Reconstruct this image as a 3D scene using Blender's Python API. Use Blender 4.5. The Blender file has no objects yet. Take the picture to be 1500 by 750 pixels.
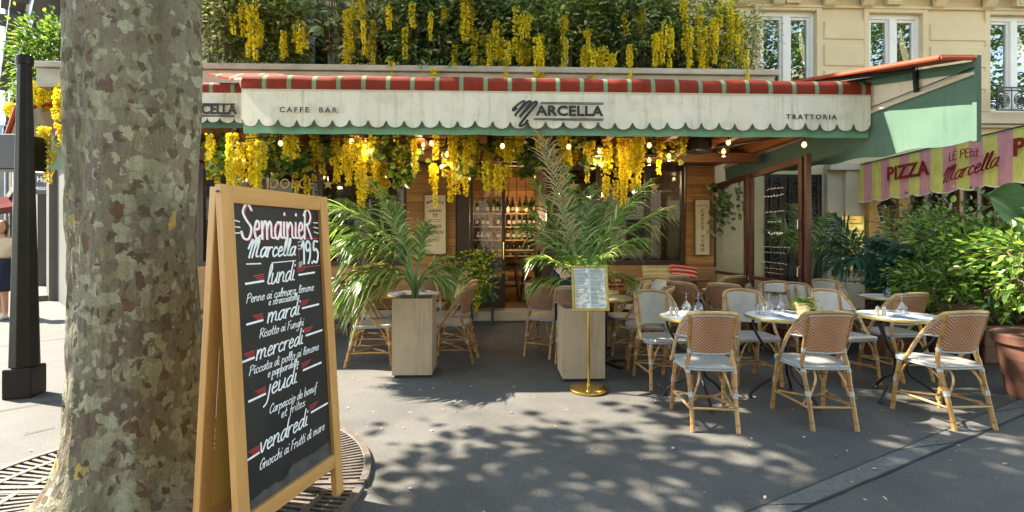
import bpy, math, random
from mathutils import Vector, Matrix, noise
R = random.Random(11)
scene = bpy.context.scene
COL = scene.collection
rad = math.radians
V = Vector

# ---------------------------------------------------------------- camera, sky, sun, exposure
FPX, YAW, HZ, CAMZ = 730.0, math.atan(25 / 730.0), 348.0, 1.4
cam_data = bpy.data.cameras.new('camera')
cam_data.sensor_width = 36.0
cam_data.lens = FPX / 1500.0 * 36.0
cam_data.shift_y = -(375 - HZ) / 1500.0
cam_data.clip_start, cam_data.clip_end = 0.05, 500.0
cam = bpy.data.objects.new('camera', cam_data)
cam.location = (0, 0, CAMZ)
cam.rotation_euler = (rad(90), 0, -YAW)
COL.objects.link(cam)
scene.camera = cam

SUN_H, SUN_V = V((0.888, -0.337)).normalized(), 1.0 / 0.95     # shadow heading on the ground, rise per metre of shadow
elev = math.atan(SUN_V)
world = bpy.data.worlds.new('World')
scene.world = world
world.use_nodes = True
wn, wl = world.node_tree.nodes, world.node_tree.links
wn.clear()
sky = wn.new('ShaderNodeTexSky'); sky.sky_type = 'NISHITA'; sky.sun_disc = False
sky.sun_elevation = elev
sky.sun_rotation = math.atan2(-SUN_H.x, -SUN_H.y)
sky.air_density, sky.dust_density, sky.ozone_density = 1.0, 0.2, 2.2
sky.altitude = 2500.0
bg = wn.new('ShaderNodeBackground'); bg.inputs['Strength'].default_value = 0.15
wo = wn.new('ShaderNodeOutputWorld')
wbal = wn.new('ShaderNodeMix'); wbal.data_type = 'RGBA'; wbal.blend_type = 'MULTIPLY'; wbal.inputs[0].default_value = 1.0
wbal.inputs[7].default_value = (1.24, 1.0, .71, 1)      # the camera's daylight white balance
wl.new(sky.outputs[0], wbal.inputs[6]); wl.new(wbal.outputs[2], bg.inputs[0]); wl.new(bg.outputs[0], wo.inputs[0])
sd = bpy.data.lights.new('sun', 'SUN'); sd.energy = 3.3; sd.angle = rad(0.53); sd.color = (1.0, 0.91, 0.76)
sun = bpy.data.objects.new('sun', sd); COL.objects.link(sun)
sun.location = (-20, 8, 20)
sun.rotation_euler = V((SUN_H.x, SUN_H.y, -SUN_V)).to_track_quat('-Z', 'Y').to_euler()
vs = scene.view_settings
vs.view_transform = 'Standard'; vs.look = 'None'; vs.gamma = 1.0; vs.use_curve_mapping = False
vs.exposure = 2.84
scene.cycles.use_denoising = True
scene.cycles.max_bounces = 10; scene.cycles.transparent_max_bounces = 24
scene.cycles.diffuse_bounces = 5; scene.cycles.glossy_bounces = 4; scene.cycles.transmission_bounces = 8
scene.cycles.caustics_reflective = False; scene.cycles.caustics_refractive = False
scene.cycles.sample_clamp_indirect = 6.0

# ---------------------------------------------------------------- measuring helpers (photo pixel + true distance -> metres)
def ray(px, py):
    u, w = (px - 750) / FPX, (HZ - py) / FPX
    return V((math.sin(YAW) + u * math.cos(YAW), math.cos(YAW) - u * math.sin(YAW), w))
def at(px, py, Y):
    d = ray(px, py); t = Y / d.y
    return V((d.x * t, Y, CAMZ + d.z * t))
def gnd(px, py, z=0.0):
    d = ray(px, py); t = (z - CAMZ) / d.z
    return V((d.x * t, d.y * t, z))
def atX(px, py, X):
    d = ray(px, py); t = X / d.x
    return V((X, d.y * t, CAMZ + d.z * t))

# ---------------------------------------------------------------- mesh collector
class MB:
    def __init__(s): s.v, s.f, s.m = [], [], []
    def add(s, vs, fs, mi=0):
        o = len(s.v); s.v.extend([tuple(p) for p in vs])
        for f in fs: s.f.append(tuple(i + o for i in f)); s.m.append(mi)
        return s
    def box(s, c, d, mi=0, rz=0, M=None):
        x, y, z = d[0] / 2, d[1] / 2, d[2] / 2
        p = [V((a * x, b * y, e * z)) for a in (-1, 1) for b in (-1, 1) for e in (-1, 1)]
        if M is None: M = Matrix.Rotation(rz, 3, 'Z')
        p = [M @ q + V(c) for q in p]
        return s.add(p, [(0, 1, 3, 2), (4, 6, 7, 5), (0, 4, 5, 1), (2, 3, 7, 6), (0, 2, 6, 4), (1, 5, 7, 3)], mi)
    def span(s, a, b, mi=0):
        return s.box([(a[i] + b[i]) / 2 for i in range(3)], [abs(b[i] - a[i]) for i in range(3)], mi)
    def bar(s, a, b, w, h, mi=0, up=(0, 0, 1)):
        a, b = V(a), V(b); d = (b - a); L = d.length; d.normalize()
        x = d.cross(V(up)); x = x.normalized() if x.length > 1e-5 else V((1, 0, 0))
        z = x.cross(d)
        M = Matrix((x, d, z)).transposed()
        return s.box((a + b) / 2, (w, L, h), mi, M=M)
    def tube(s, pts, r, n=8, mi=0, closed=False, caps=True):
        pts = [V(p) for p in pts]; k = len(pts)
        rs = r if isinstance(r, (list, tuple)) else [r] * k
        T = []
        for i in range(k):
            a = pts[(i - 1) % k] if (closed or i) else pts[0]
            b = pts[(i + 1) % k] if (closed or i < k - 1) else pts[-1]
            T.append((b - a).normalized())
        ref = V((0, 0, 1)) if abs(T[0].z) < .9 else V((1, 0, 0))
        u = T[0].cross(ref).normalized()
        vs, fs = [], []
        for i in range(k):
            u = u - T[i] * u.dot(T[i])
            u = u.normalized() if u.length > 1e-6 else T[i].orthogonal().normalized()
            w = T[i].cross(u)
            for j in range(n):
                a = 2 * math.pi * j / n
                vs.append(pts[i] + (u * math.cos(a) + w * math.sin(a)) * rs[i])
        for i in range(k if closed else k - 1):
            for j in range(n):
                i2 = (i + 1) % k
                fs.append((i * n + j, i * n + (j + 1) % n, i2 * n + (j + 1) % n, i2 * n + j))
        if caps and not closed:
            fs.append(tuple(range(n))[::-1]); fs.append(tuple((k - 1) * n + j for j in range(n)))
        return s.add(vs, fs, mi)
    def lathe(s, prof, n=20, c=(0, 0, 0), mi=0, caps=True):
        vs, fs = [], []
        for r, z in prof:
            for j in range(n):
                a = 2 * math.pi * j / n
                vs.append((c[0] + r * math.cos(a), c[1] + r * math.sin(a), c[2] + z))
        for i in range(len(prof) - 1):
            for j in range(n):
                fs.append((i * n + j, i * n + (j + 1) % n, (i + 1) * n + (j + 1) % n, (i + 1) * n + j))
        if caps and prof[0][0] > 1e-4: fs.append(tuple(range(n))[::-1])
        if caps and prof[-1][0] > 1e-4: fs.append(tuple((len(prof) - 1) * n + j for j in range(n)))
        return s.add(vs, fs, mi)
    def prism(s, poly, a, b, axis='z', mi=0):
        n = len(poly)
        def q(p, t): return (p[0], p[1], t) if axis == 'z' else ((p[0], t, p[1]) if axis == 'y' else (t, p[0], p[1]))
        vs = [q(p, a) for p in poly] + [q(p, b) for p in poly]
        fs = [tuple(range(n))[::-1], tuple(range(n, 2 * n))] + [(i, (i + 1) % n, n + (i + 1) % n, n + i) for i in range(n)]
        return s.add(vs, fs, mi)
    def grid(s, fn, us, ws, mi=0):
        vs = [fn(u, w) for u in us for w in ws]; m = len(ws)
        fs = [(i * m + j, i * m + j + 1, (i + 1) * m + j + 1, (i + 1) * m + j) for i in range(len(us) - 1) for j in range(m - 1)]
        return s.add(vs, fs, mi)
    def leaf(s, p, d, nrm, L, W, mi=0, fold=.25, droop=0.0):
        d = d.normalized(); sd_ = d.cross(nrm)
        sd_ = sd_.normalized() if sd_.length > 1e-4 else d.orthogonal().normalized()
        up = sd_.cross(d)
        t = p + d * L - up * (droop * L); m1 = p + d * (L * .30); m2 = p + d * (L * .66) - up * (droop * L * .4); f_ = up * (W * fold); q = sd_ * (W * .5)
        s.add([p, m1 + q * .92 + f_, m2 + q * .80 + f_, t, m2 - q * .80 + f_, m1 - q * .92 + f_], [(0, 1, 2, 3), (0, 3, 4, 5)], mi)
    def build(s, name, mats, parent=None, smooth=False, bevel=0, loc=None, rot=None, weld=False):
        me = bpy.data.meshes.new(name); me.from_pydata(s.v, [], s.f)
        if not isinstance(mats, (list, tuple)): mats = [mats]
        for m in mats: me.materials.append(m)
        if len(mats) > 1: me.polygons.foreach_set('material_index', s.m)
        if smooth: me.polygons.foreach_set('use_smooth', [True] * len(me.polygons))
        me.update()
        o = bpy.data.objects.new(name, me); COL.objects.link(o)
        if parent: o.parent = parent
        if loc: o.location = loc
        if rot: o.rotation_euler = rot
        if bevel:
            b = o.modifiers.new('bevel', 'BEVEL'); b.width = bevel; b.segments = 2; b.limit_method = 'ANGLE'
        if smooth == 'auto':
            me.polygons.foreach_set('use_smooth', [True] * len(me.polygons))
            me.set_sharp_from_angle(angle=rad(40))
        return o

def arc(pts, n=6):          # Catmull-Rom through the points
    pts = [V(p) for p in pts]
    if len(pts) < 3: return pts
    P = [pts[0] * 2 - pts[1]] + pts + [pts[-1] * 2 - pts[-2]]
    out = []
    for i in range(1, len(P) - 2):
        a, b, c, d = P[i - 1], P[i], P[i + 1], P[i + 2]
        for k in range(n):
            t = k / n
            out.append(.5 * ((2 * b) + (c - a) * t + (2 * a - 5 * b + 4 * c - d) * t * t + (3 * b - a - 3 * c + d) * t ** 3))
    out.append(pts[-1])
    return out

def tag(o, label=None, cat=None, group=None, kind=None):
    if label: o['label'] = label
    if cat: o['category'] = cat
    if group: o['group'] = group
    if kind: o['kind'] = kind
    return o
def thing(name, label, cat, loc=(0, 0, 0), rz=0, group=None):
    o = bpy.data.objects.new(name, None); COL.objects.link(o)
    o.empty_display_size = .1
    o.location = loc; o.rotation_euler = (0, 0, rz)
    return tag(o, label, cat, group)
def copy_tree(o, parent=None):
    c = o.copy(); COL.objects.link(c)
    if parent: c.parent = parent
    for ch in list(o.children): copy_tree(ch, c)
    return c

def text(name, body, size, mt, parent=None, loc=(0, 0, 0), rot=(rad(90), 0, 0), bold=0.0, sx=1.0, align='CENTER', spacing=1.0, depth=.002, shear=0.0):
    cu = bpy.data.curves.new('t', 'FONT'); cu.body = body; cu.size = size; cu.align_x = align; cu.align_y = 'CENTER'
    cu.offset = bold * size; cu.extrude = depth; cu.space_character = spacing; cu.shear = shear; cu.resolution_u = 3
    ob = bpy.data.objects.new('t', cu); COL.objects.link(ob)
    dg = bpy.context.evaluated_depsgraph_get()
    me = bpy.data.meshes.new_from_object(ob.evaluated_get(dg))
    bpy.data.objects.remove(ob); bpy.data.curves.remove(cu)
    for v in me.vertices: v.co.x *= sx
    me.materials.clear(); me.materials.append(mt); me.name = name
    o = bpy.data.objects.new(name, me); COL.objects.link(o)
    o.parent = parent; o.location = loc; o.rotation_euler = rot
    return o

# ---------------------------------------------------------------- materials
def lin(c): c /= 255.0; return c / 12.92 if c <= .04045 else ((c + .055) / 1.055) ** 2.4
def S(r, g, b): return (lin(r), lin(g), lin(b), 1)
def K(r, g, b): return (r, g, b, 1)
class NT:
    def __init__(s, name):
        s.mat = bpy.data.materials.new(name); s.mat.use_nodes = True
        s.n, s.l = s.mat.node_tree.nodes, s.mat.node_tree.links
        s.n.clear(); s.out = s.n.new('ShaderNodeOutputMaterial')
        s.tc = s.n.new('ShaderNodeTexCoord')
    def lk(s, a, b): s.l.new(a, b)
    def noise(s, scale, detail=4, rough=.55, vec=None, dist=0.0):
        t = s.n.new('ShaderNodeTexNoise'); t.inputs['Scale'].default_value = scale; t.inputs['Detail'].default_value = detail
        t.inputs['Roughness'].default_value = rough; t.inputs['Distortion'].default_value = dist
        s.lk(vec if vec else s.tc.outputs['Object'], t.inputs['Vector']); return t
    def mapping(s, scale=(1, 1, 1), rot=(0, 0, 0), loc=(0, 0, 0), src=None):
        m = s.n.new('ShaderNodeMapping'); m.inputs['Scale'].default_value = scale; m.inputs['Rotation'].default_value = rot; m.inputs['Location'].default_value = loc
        s.lk(src if src else s.tc.outputs['Object'], m.inputs['Vector']); return m.outputs[0]
    def ramp(s, fac, stops, mode='LINEAR'):
        r = s.n.new('ShaderNodeValToRGB'); r.color_ramp.interpolation = mode
        e = r.color_ramp.elements
        while len(e) < len(stops): e.new(.5)
        for i, (p, c) in enumerate(stops): e[i].position = p; e[i].color = c if len(c) == 4 else (*c, 1)
        s.lk(fac, r.inputs[0]); return r.outputs[0]
    def mix(s, fac, a, b, mode='MIX'):
        m = s.n.new('ShaderNodeMix'); m.data_type = 'RGBA'; m.blend_type = mode
        for val, i in ((fac, 0), (a, 6), (b, 7)):
            if hasattr(val, 'links'): s.lk(val, m.inputs[i])
            else: m.inputs[i].default_value = val
        return m.outputs[2]
    def math(s, op, a, b=0.0, c=None):
        m = s.n.new('ShaderNodeMath'); m.operation = op
        for i, val in enumerate((a, b) if c is None else (a, b, c)):
            if hasattr(val, 'links'): s.lk(val, m.inputs[i])
            else: m.inputs[i].default_value = val
        return m.outputs[0]
    def sep(s, src=None):
        x = s.n.new('ShaderNodeSeparateXYZ'); s.lk(src if src else s.tc.outputs['Object'], x.inputs[0]); return x.outputs
    def bump(s, h, strength=.3, dist=.01):
        b = s.n.new('ShaderNodeBump'); b.inputs['Strength'].default_value = strength; b.inputs['Distance'].default_value = dist
        s.lk(h, b.inputs['Height']); return b.outputs[0]
    def bsdf(s, col, rough=.6, metal=0.0, spec=.5, normal=None, emit=None, es=0.0):
        p = s.n.new('ShaderNodeBsdfPrincipled')
        if hasattr(col, 'links'): s.lk(col, p.inputs['Base Color'])
        else: p.inputs['Base Color'].default_value = col
        if hasattr(rough, 'links'): s.lk(rough, p.inputs['Roughness'])
        else: p.inputs['Roughness'].default_value = rough
        p.inputs['Metallic'].default_value = metal
        p.inputs['Specular IOR Level'].default_value = spec
        if normal: s.lk(normal, p.inputs['Normal'])
        if emit: p.inputs['Emission Color'].default_value = emit; p.inputs['Emission Strength'].default_value = es
        s.lk(p.outputs[0], s.out.inputs[0]); return p

def simple(name, col, rough=.6, metal=0.0, var=.15, scale=6, bump=0.0, bscale=60, stretch=None, spec=.5):
    t = NT(name)
    vec = t.mapping(stretch) if stretch else None
    n = t.noise(scale, 5, .6, vec)
    lo = tuple(max(0, c * (1 - var)) for c in col[:3]); hi = tuple(min(1, c * (1 + var)) for c in col[:3])
    c = t.ramp(n.outputs[0], [(.3, lo), (.7, hi)])
    nm = t.bump(t.noise(bscale, 3, .6, vec).outputs[0], bump) if bump else None
    t.bsdf(c, rough, metal, spec, nm); return t.mat

def wood(name, a, b, rough=.5, scale=1.0, axis='z', plank=0.0, plank_axis='z', seam=(.02, .012, .006, 1)):
    t = NT(name)
    st = {'x': (1.2, 14, 14), 'y': (14, 1.2, 14), 'z': (14, 14, 1.2)}[axis]
    vec = t.mapping(tuple(q * scale for q in st))
    n = t.noise(1.6, 6, .62, vec, .6)
    c = t.ramp(n.outputs[0], [(.25, a), (.5, tuple((a[i] + b[i]) / 2 for i in range(3))), (.75, b)])
    if plank:
        x = t.sep()['XYZ'.index(plank_axis.upper())]
        q = t.math('DIVIDE', x, plank); fr = t.math('FRACT', q); fl = t.math('FLOOR', q)
        wn_ = t.n.new('ShaderNodeTexWhiteNoise'); wn_.noise_dimensions = '1D'; t.lk(fl, wn_.inputs['W'])
        c = t.mix(1.0, c, t.ramp(wn_.outputs[0], [(0, (.62, .6, .58)), (1, (1.25, 1.2, 1.15))]), 'MULTIPLY')
        c = t.mix(t.math('LESS_THAN', fr, .035), c, seam)
    if name.startswith('bamboo'):
        oi = t.n.new('ShaderNodeObjectInfo')
        c = t.mix(1.0, c, t.ramp(oi.outputs['Random'], [(0, (.70, .68, .66)), (.5, (1, .97, .92)), (1, (1.18, 1.2, 1.2))]), 'MULTIPLY')
        nd = t.n.new('ShaderNodeTexWave'); nd.wave_type = 'BANDS'; nd.bands_direction = 'Z'; nd.inputs['Scale'].default_value = 2.6; nd.inputs['Distortion'].default_value = 1.5; t.lk(t.tc.outputs['Object'], nd.inputs['Vector'])
        c = t.mix(t.ramp(nd.outputs[0], [(.93, (0, 0, 0)), (.985, (.6, .6, .6))]), c, (.16, .075, .025, 1))
        sc_ = t.noise(7, 5, .7); c = t.mix(t.ramp(sc_.outputs[0], [(.52, (0, 0, 0)), (.7, (.55, .55, .55))]), c, (.22, .105, .035, 1))
    t.bsdf(c, rough, 0, .4, t.bump(n.outputs[0], .15)); return t.mat

def leafmat(name, stops, trans=.35, rough=.45, spec=.4):
    t = NT(name)
    g = t.n.new('ShaderNodeNewGeometry')
    c = t.ramp(g.outputs['Random Per Island'], stops)
    p = t.bsdf(c, rough, 0, spec)
    tr = t.n.new('ShaderNodeBsdfTranslucent')
    t.lk(t.mix(1.0, c, (1.25, 1.2, .7, 1), 'MULTIPLY'), tr.inputs[0])
    m = t.n.new('ShaderNodeMixShader'); m.inputs[0].default_value = trans
    t.lk(p.outputs[0], m.inputs[1]); t.lk(tr.outputs[0], m.inputs[2]); t.lk(m.outputs[0], t.out.inputs[0])
    return t.mat

def glassmat(name, refl=.12, tint=(1, 1, 1, 1), rough=.0, ior=1.45):
    t = NT(name)
    tr = t.n.new('ShaderNodeBsdfTransparent'); tr.inputs[0].default_value = tint
    gl = t.n.new('ShaderNodeBsdfGlossy'); gl.inputs['Roughness'].default_value = rough
    lw = t.n.new('ShaderNodeLayerWeight'); lw.inputs[0].default_value = .5; f0 = ((ior - 1) / (ior + 1)) ** 2 + refl
    f = t.math('MULTIPLY_ADD', t.math('POWER', lw.outputs['Facing'], 5.0), 1 - f0, f0)
    m = t.n.new('ShaderNodeMixShader'); t.lk(f, m.inputs[0]); t.lk(tr.outputs[0], m.inputs[1]); t.lk(gl.outputs[0], m.inputs[2])
    t.lk(m.outputs[0], t.out.inputs[0]); return t.mat

def emit(name, col, s):
    t = NT(name); e = t.n.new('ShaderNodeEmission'); e.inputs[0].default_value = col; e.inputs[1].default_value = s
    t.lk(e.outputs[0], t.out.inputs[0]); return t.mat

MT = {}
def asphalt():
    t = NT('asphalt')
    big = t.noise(.55, 6, .65); mid = t.noise(3.2, 5, .6); fine = t.noise(85, 3, .75)
    c = t.ramp(big.outputs[0], [(.28, (.068, .064, .058)), (.5, (.099, .093, .084)), (.72, (.134, .126, .113))])
    c = t.mix(.5, c, t.ramp(mid.outputs[0], [(.3, (.75, .75, .75)), (.7, (1.15, 1.15, 1.15))]), 'MULTIPLY')
    c = t.mix(.8, c, t.ramp(fine.outputs[0], [(.28, (.50, .50, .50)), (.5, (1, 1, 1)), (.72, (1.65, 1.62, 1.55))]), 'MULTIPLY')
    # stains and chewing-gum spots
    v = t.n.new('ShaderNodeTexVoronoi'); v.inputs['Scale'].default_value = 2.3; t.lk(t.tc.outputs['Object'], v.inputs['Vector'])
    spot = t.math('LESS_THAN', v.outputs['Distance'], .035)
    c = t.mix(t.math('MULTIPLY', spot, .5), c, (.22, .215, .20, 1))
    v3 = t.n.new('ShaderNodeTexVoronoi'); v3.inputs['Scale'].default_value = 1.7; t.lk(t.mapping((1, 1, 1), loc=(3.3, 1.7, 0)), v3.inputs['Vector'])
    c = t.mix(t.math('MULTIPLY', t.math('LESS_THAN', v3.outputs['Distance'], .03), .6), c, (.05, .05, .05, 1))
    st = t.noise(1.3, 7, .7, t.mapping((1, 1, 1), loc=(9, 4, 0)))
    c = t.mix(t.ramp(st.outputs[0], [(.56, (0, 0, 0)), (.68, (.4, .4, .4))]), c, (.050, .047, .044, 1))
    # hairline cracks
    v2 = t.n.new('ShaderNodeTexVoronoi'); v2.feature = 'DISTANCE_TO_EDGE'; v2.inputs['Scale'].default_value = .42
    wv = t.n.new('ShaderNodeMix'); wv.data_type = 'VECTOR'; wv.inputs[0].default_value = .25
    t.lk(t.tc.outputs['Object'], wv.inputs[4]); t.lk(t.noise(1.4, 5, .7).outputs['Color'], wv.inputs[5])
    t.lk(wv.outputs[1], v2.inputs['Vector'])
    c = t.mix(t.math('MULTIPLY', t.math('LESS_THAN', v2.outputs['Distance'], .0018), .28), c, (.05, .048, .045, 1))
    rg = t.ramp(big.outputs[0], [(.3, (.72, .72, .72)), (.7, (.9, .9, .9))])
    t.bsdf(c, rg, 0, .35, t.bump(fine.outputs[0], .35, .003)); return t.mat
def bark():
    t = NT('plane_bark')
    w = t.n.new('ShaderNodeMix'); w.data_type = 'VECTOR'; w.inputs[0].default_value = .085
    n0 = t.noise(8.5, 5, .65); t.lk(t.mapping((1, 1, .78)), w.inputs[4]); t.lk(n0.outputs['Color'], w.inputs[5])
    def vor(scale, loc):
        v = t.n.new('ShaderNodeTexVoronoi'); v.inputs['Scale'].default_value = scale; v.inputs['Randomness'].default_value = 1
        m = t.n.new('ShaderNodeMapping'); m.inputs['Location'].default_value = loc; t.lk(w.outputs[1], m.inputs[0]); t.lk(m.outputs[0], v.inputs['Vector'])
        x = t.n.new('ShaderNodeSeparateColor'); t.lk(v.outputs['Color'], x.inputs[0]); return x.outputs
    big = vor(10.5, (0, 0, 0)); sm = vor(21.0, (3, 1, 2)); tn = vor(44.0, (1, 7, 2))
    ns = t.noise(1.6, 3, .5); zn = t.sep()[2]
    base = t.ramp(ns.outputs[0], [(.34, (.165, .130, .096)), (.5, (.215, .180, .135)), (.64, (.255, .235, .165))])
    c = t.mix(t.math('GREATER_THAN', big[0], .50), base, t.ramp(big[1], [(0, (.270, .255, .175)), (.35, (.205, .185, .120)), (.7, (.305, .290, .205)), (1, (.18, .145, .105))]))
    thr = t.math('MULTIPLY_ADD', ns.outputs[0], -.75, 1.04)
    c = t.mix(t.math('GREATER_THAN', sm[0], thr), c, t.ramp(sm[1], [(0, (.34, .335, .23)), (.35, (.41, .40, .29)), (.60, (.26, .245, .155)), (.80, (.135, .108, .070)), (.92, (.17, .105, .06))], 'CONSTANT'))
    c = t.mix(t.math('GREATER_THAN', sm[2], .991), c, (.58, .42, .12, 1))
    c = t.mix(t.math('GREATER_THAN', tn[0], .80), c, t.ramp(tn[1], [(0, (.37, .36, .26)), (.4, (.13, .100, .068)), (.75, (.22, .195, .125))], 'CONSTANT'))
    moss = t.noise(2.1, 4, .6, t.mapping((1.6, 1.6, .45), loc=(1, 2, 5)))
    c = t.mix(t.ramp(moss.outputs[0], [(.54, (0, 0, 0)), (.70, (.6, .6, .6))]), c, (.110, .098, .052, 1))
    fine = t.noise(60, 4, .65); cr = t.noise(24, 5, .7, t.mapping((1.5, 1.5, .35)))
    c = t.mix(.7, c, t.ramp(fine.outputs[0], [(.3, (.72, .7, .68)), (.7, (1.2, 1.2, 1.2))]), 'MULTIPLY')
    c = t.mix(.65, c, t.ramp(cr.outputs[0], [(.28, (.5, .47, .43)), (.45, (1, 1, 1))]), 'MULTIPLY')
    h = t.math('ADD', t.math('MULTIPLY', sm[0], .6), t.math('ADD', t.math('MULTIPLY', big[0], .5), cr.outputs[0]))
    t.bsdf(c, .8, 0, .25, t.bump(h, 1.0, .035)); return t.mat
def valance(name, a, grime, amount):
    t = NT(name)
    s1 = t.noise(3.0, 6, .7, t.mapping((4.2, 4.2, .22))); s2 = t.noise(9, 5, .7, t.mapping((2.6, 2.6, .12), loc=(5, 0, 0))); s3 = t.noise(7, 4, .6)
    c = t.mix(t.ramp(s1.outputs[0], [(.54, (0, 0, 0)), (.80, (amount, amount, amount))]), a, grime)
    c = t.mix(t.ramp(s2.outputs[0], [(.58, (0, 0, 0)), (.78, (amount, amount, amount))]), c, tuple(q * .7 for q in grime[:3]) + (1,))
    c = t.mix(t.ramp(s3.outputs[0], [(.5, (0, 0, 0)), (.75, (.35, .35, .35))]), c, tuple(q * 1.3 for q in grime[:3]) + (1,))
    weave = t.noise(150, 2, .5)
    p = t.bsdf(c, .85, 0, .2, t.bump(weave.outputs[0], .15, .002))
    tr = t.n.new('ShaderNodeBsdfTranslucent'); t.lk(c, tr.inputs[0])
    m = t.n.new('ShaderNodeMixShader'); m.inputs[0].default_value = .12
    t.lk(p.outputs[0], m.inputs[1]); t.lk(tr.outputs[0], m.inputs[2]); t.lk(m.outputs[0], t.out.inputs[0])
    return t.mat
def stripes(name, axis, period, frac, a, b, off=0.0, tr=.15, rough=.8):
    t = NT(name)
    x = t.sep()['XYZ'.index(axis.upper())]
    f = t.math('FRACT', t.math('DIVIDE', t.math('ADD', x, 100 + off), period))
    dirt = t.noise(4, 6, .7, t.mapping((2, 2, .7)))
    c = t.mix(t.math('LESS_THAN', f, frac), a, b)
    c = t.mix(.8, c, t.ramp(dirt.outputs[0], [(.3, (.72, .70, .66)), (.65, (1.08, 1.08, 1.08))]), 'MULTIPLY')
    p = t.bsdf(c, rough, 0, .25)
    q = t.n.new('ShaderNodeBsdfTranslucent'); t.lk(c, q.inputs[0])
    m = t.n.new('ShaderNodeMixShader'); m.inputs[0].default_value = tr
    t.lk(p.outputs[0], m.inputs[1]); t.lk(q.outputs[0], m.inputs[2]); t.lk(m.outputs[0], t.out.inputs[0])
    return t.mat
def weave(name, a, b, period=.026, seatlike=False):
    t = NT(name); x, y, z = t.sep()
    if seatlike:
        u = t.math('SINE', t.math('MULTIPLY', x, 6.283 / .018)); w = t.math('SINE', t.math('MULTIPLY', y, 6.283 / .018))
        h = t.math('MULTIPLY_ADD', t.math('MULTIPLY', u, w), .5, .5)
    else:
        zig = t.math('ABSOLUTE', t.math('SUBTRACT', t.math('FRACT', t.math('DIVIDE', t.math('ADD', x, 10.04), .16)), .5))
        k = t.math('MULTIPLY_ADD', zig, .16 * 1.15, z)
        s1 = t.math('SINE', t.math('MULTIPLY', k, 6.283 / period)); s2 = t.math('SINE', t.math('MULTIPLY', x, 6.283 / .011))
        h = t.math('MULTIPLY_ADD', t.math('ADD', s1, t.math('MULTIPLY', s2, .35)), .37, .5)
    c = t.ramp(h, [(.18, a), (.75, b)])
    d = t.noise(9, 4, .6)
    c = t.mix(.6, c, t.ramp(d.outputs[0], [(.3, (.78, .76, .74)), (.7, (1.1, 1.1, 1.1))]), 'MULTIPLY')
    oi = t.n.new('ShaderNodeObjectInfo'); c = t.mix(1.0, c, t.ramp(oi.outputs['Random'], [(0, (.78, .76, .74)), (1, (1.12, 1.12, 1.12))]), 'MULTIPLY')
    t.bsdf(c, .5, 0, .45, t.bump(h, .5, .003)); return t.mat
def chalk_slate():
    t = NT('slate'); n = t.noise(2.5, 6, .7); n2 = t.noise(30, 4, .7, t.mapping((.3, 2, 2)))
    c = t.ramp(n.outputs[0], [(.3, (.012, .012, .012)), (.7, (.026, .025, .024))])
    c = t.mix(t.ramp(n2.outputs[0], [(.6, (0, 0, 0)), (.8, (.12, .12, .12))]), c, (.10, .10, .10, 1))
    t.bsdf(c, t.ramp(n.outputs[0], [(.3, (.32, .32, .32)), (.7, (.55, .55, .55))]), 0, .4); return t.mat

MT['asphalt'] = asphalt(); MT['bark'] = bark(); MT['slate'] = chalk_slate()
MT['granite'] = simple('granite', K(.112, .108, .100), .75, var=.25, scale=30, bump=.2, bscale=150)
MT['joint'] = simple('joint', K(.03, .028, .025), .9)
MT['iron'] = simple('cast_iron', K(.12, .10, .085), .55, .35, .35, 20, .3, 60)
MT['soil'] = simple('soil', K(.13, .10, .065), .95, var=.5, scale=22, bump=.6, bscale=50)
MT['litter'] = leafmat('litter', [(0, (.20, .15, .08)), (.5, (.34, .26, .15)), (1, (.45, .40, .28))], .1)
MT['stone'] = simple('limestone', K(.52, .45, .33), .8, var=.12, scale=1.6, bump=.12, bscale=70)
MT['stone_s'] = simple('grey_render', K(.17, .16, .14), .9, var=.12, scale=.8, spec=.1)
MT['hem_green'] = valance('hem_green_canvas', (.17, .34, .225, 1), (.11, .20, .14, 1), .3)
MT['stone_y'] = simple('cream_stone', K(.62, .51, .32), .8, var=.10, scale=1.3, bump=.08, bscale=60)
MT['stone_g'] = simple('ledge_stone', K(.40, .37, .31), .85, var=.25, scale=2.2, bump=.15, bscale=50, stretch=(1, 1, 2.5))
MT['plaster'] = simple('plaster', K(.56, .50, .38), .85, var=.15, scale=1.1)
MT['white_paint'] = simple('white_paint', K(.74, .74, .71), .4, var=.05)
MT['darkframe'] = simple('dark_brown_paint', K(.045, .026, .019), .4, var=.2)
MT['redframe'] = simple('red_brown_paint', K(.085, .030, .018), .4, var=.2)
MT['pier'] = wood('pier_planks', (.22, .10, .028), (.46, .25, .085), .5, 1.0, 'x', .155, 'z')
MT['bench'] = wood('bench_wood', (.30, .16, .06), (.50, .30, .13), .5, 1.0, 'x')
MT['ceil'] = wood('ceiling_planks', (.17, .062, .022), (.34, .14, .055), .55, 1.0, 'y', .14, 'x')
MT['beam'] = wood('beam_wood', (.085, .033, .014), (.19, .080, .032), .55, 1.0, 'x')
MT['beam_y'] = wood('rafter_wood', (.12, .045, .018), (.30, .125, .046), .55, 1.0, 'y')
MT['oak'] = wood('light_oak', (.42, .21, .065), (.60, .34, .12), .42, .8, 'z')
MT['oak_x'] = wood('light_oak_rail', (.42, .21, .065), (.60, .34, .12), .42, .8, 'x')
MT['ply'] = simple('yellow_ply', K(.62, .40, .10), .5, var=.1, scale=2)
MT['cane'] = wood('bamboo', (.30, .135, .038), (.56, .345, .125), .35, 1.3, 'z')
MT['cane_y'] = wood('bamboo_light', (.35, .185, .065), (.58, .385, .17), .4, 1.2, 'x')
MT['wrap'] = simple('grey_binding', K(.36, .37, .38), .45, var=.15, scale=60)
MT['pipe'] = simple('grey_piping', K(.38, .385, .39), .5, var=.2, scale=80)
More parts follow.
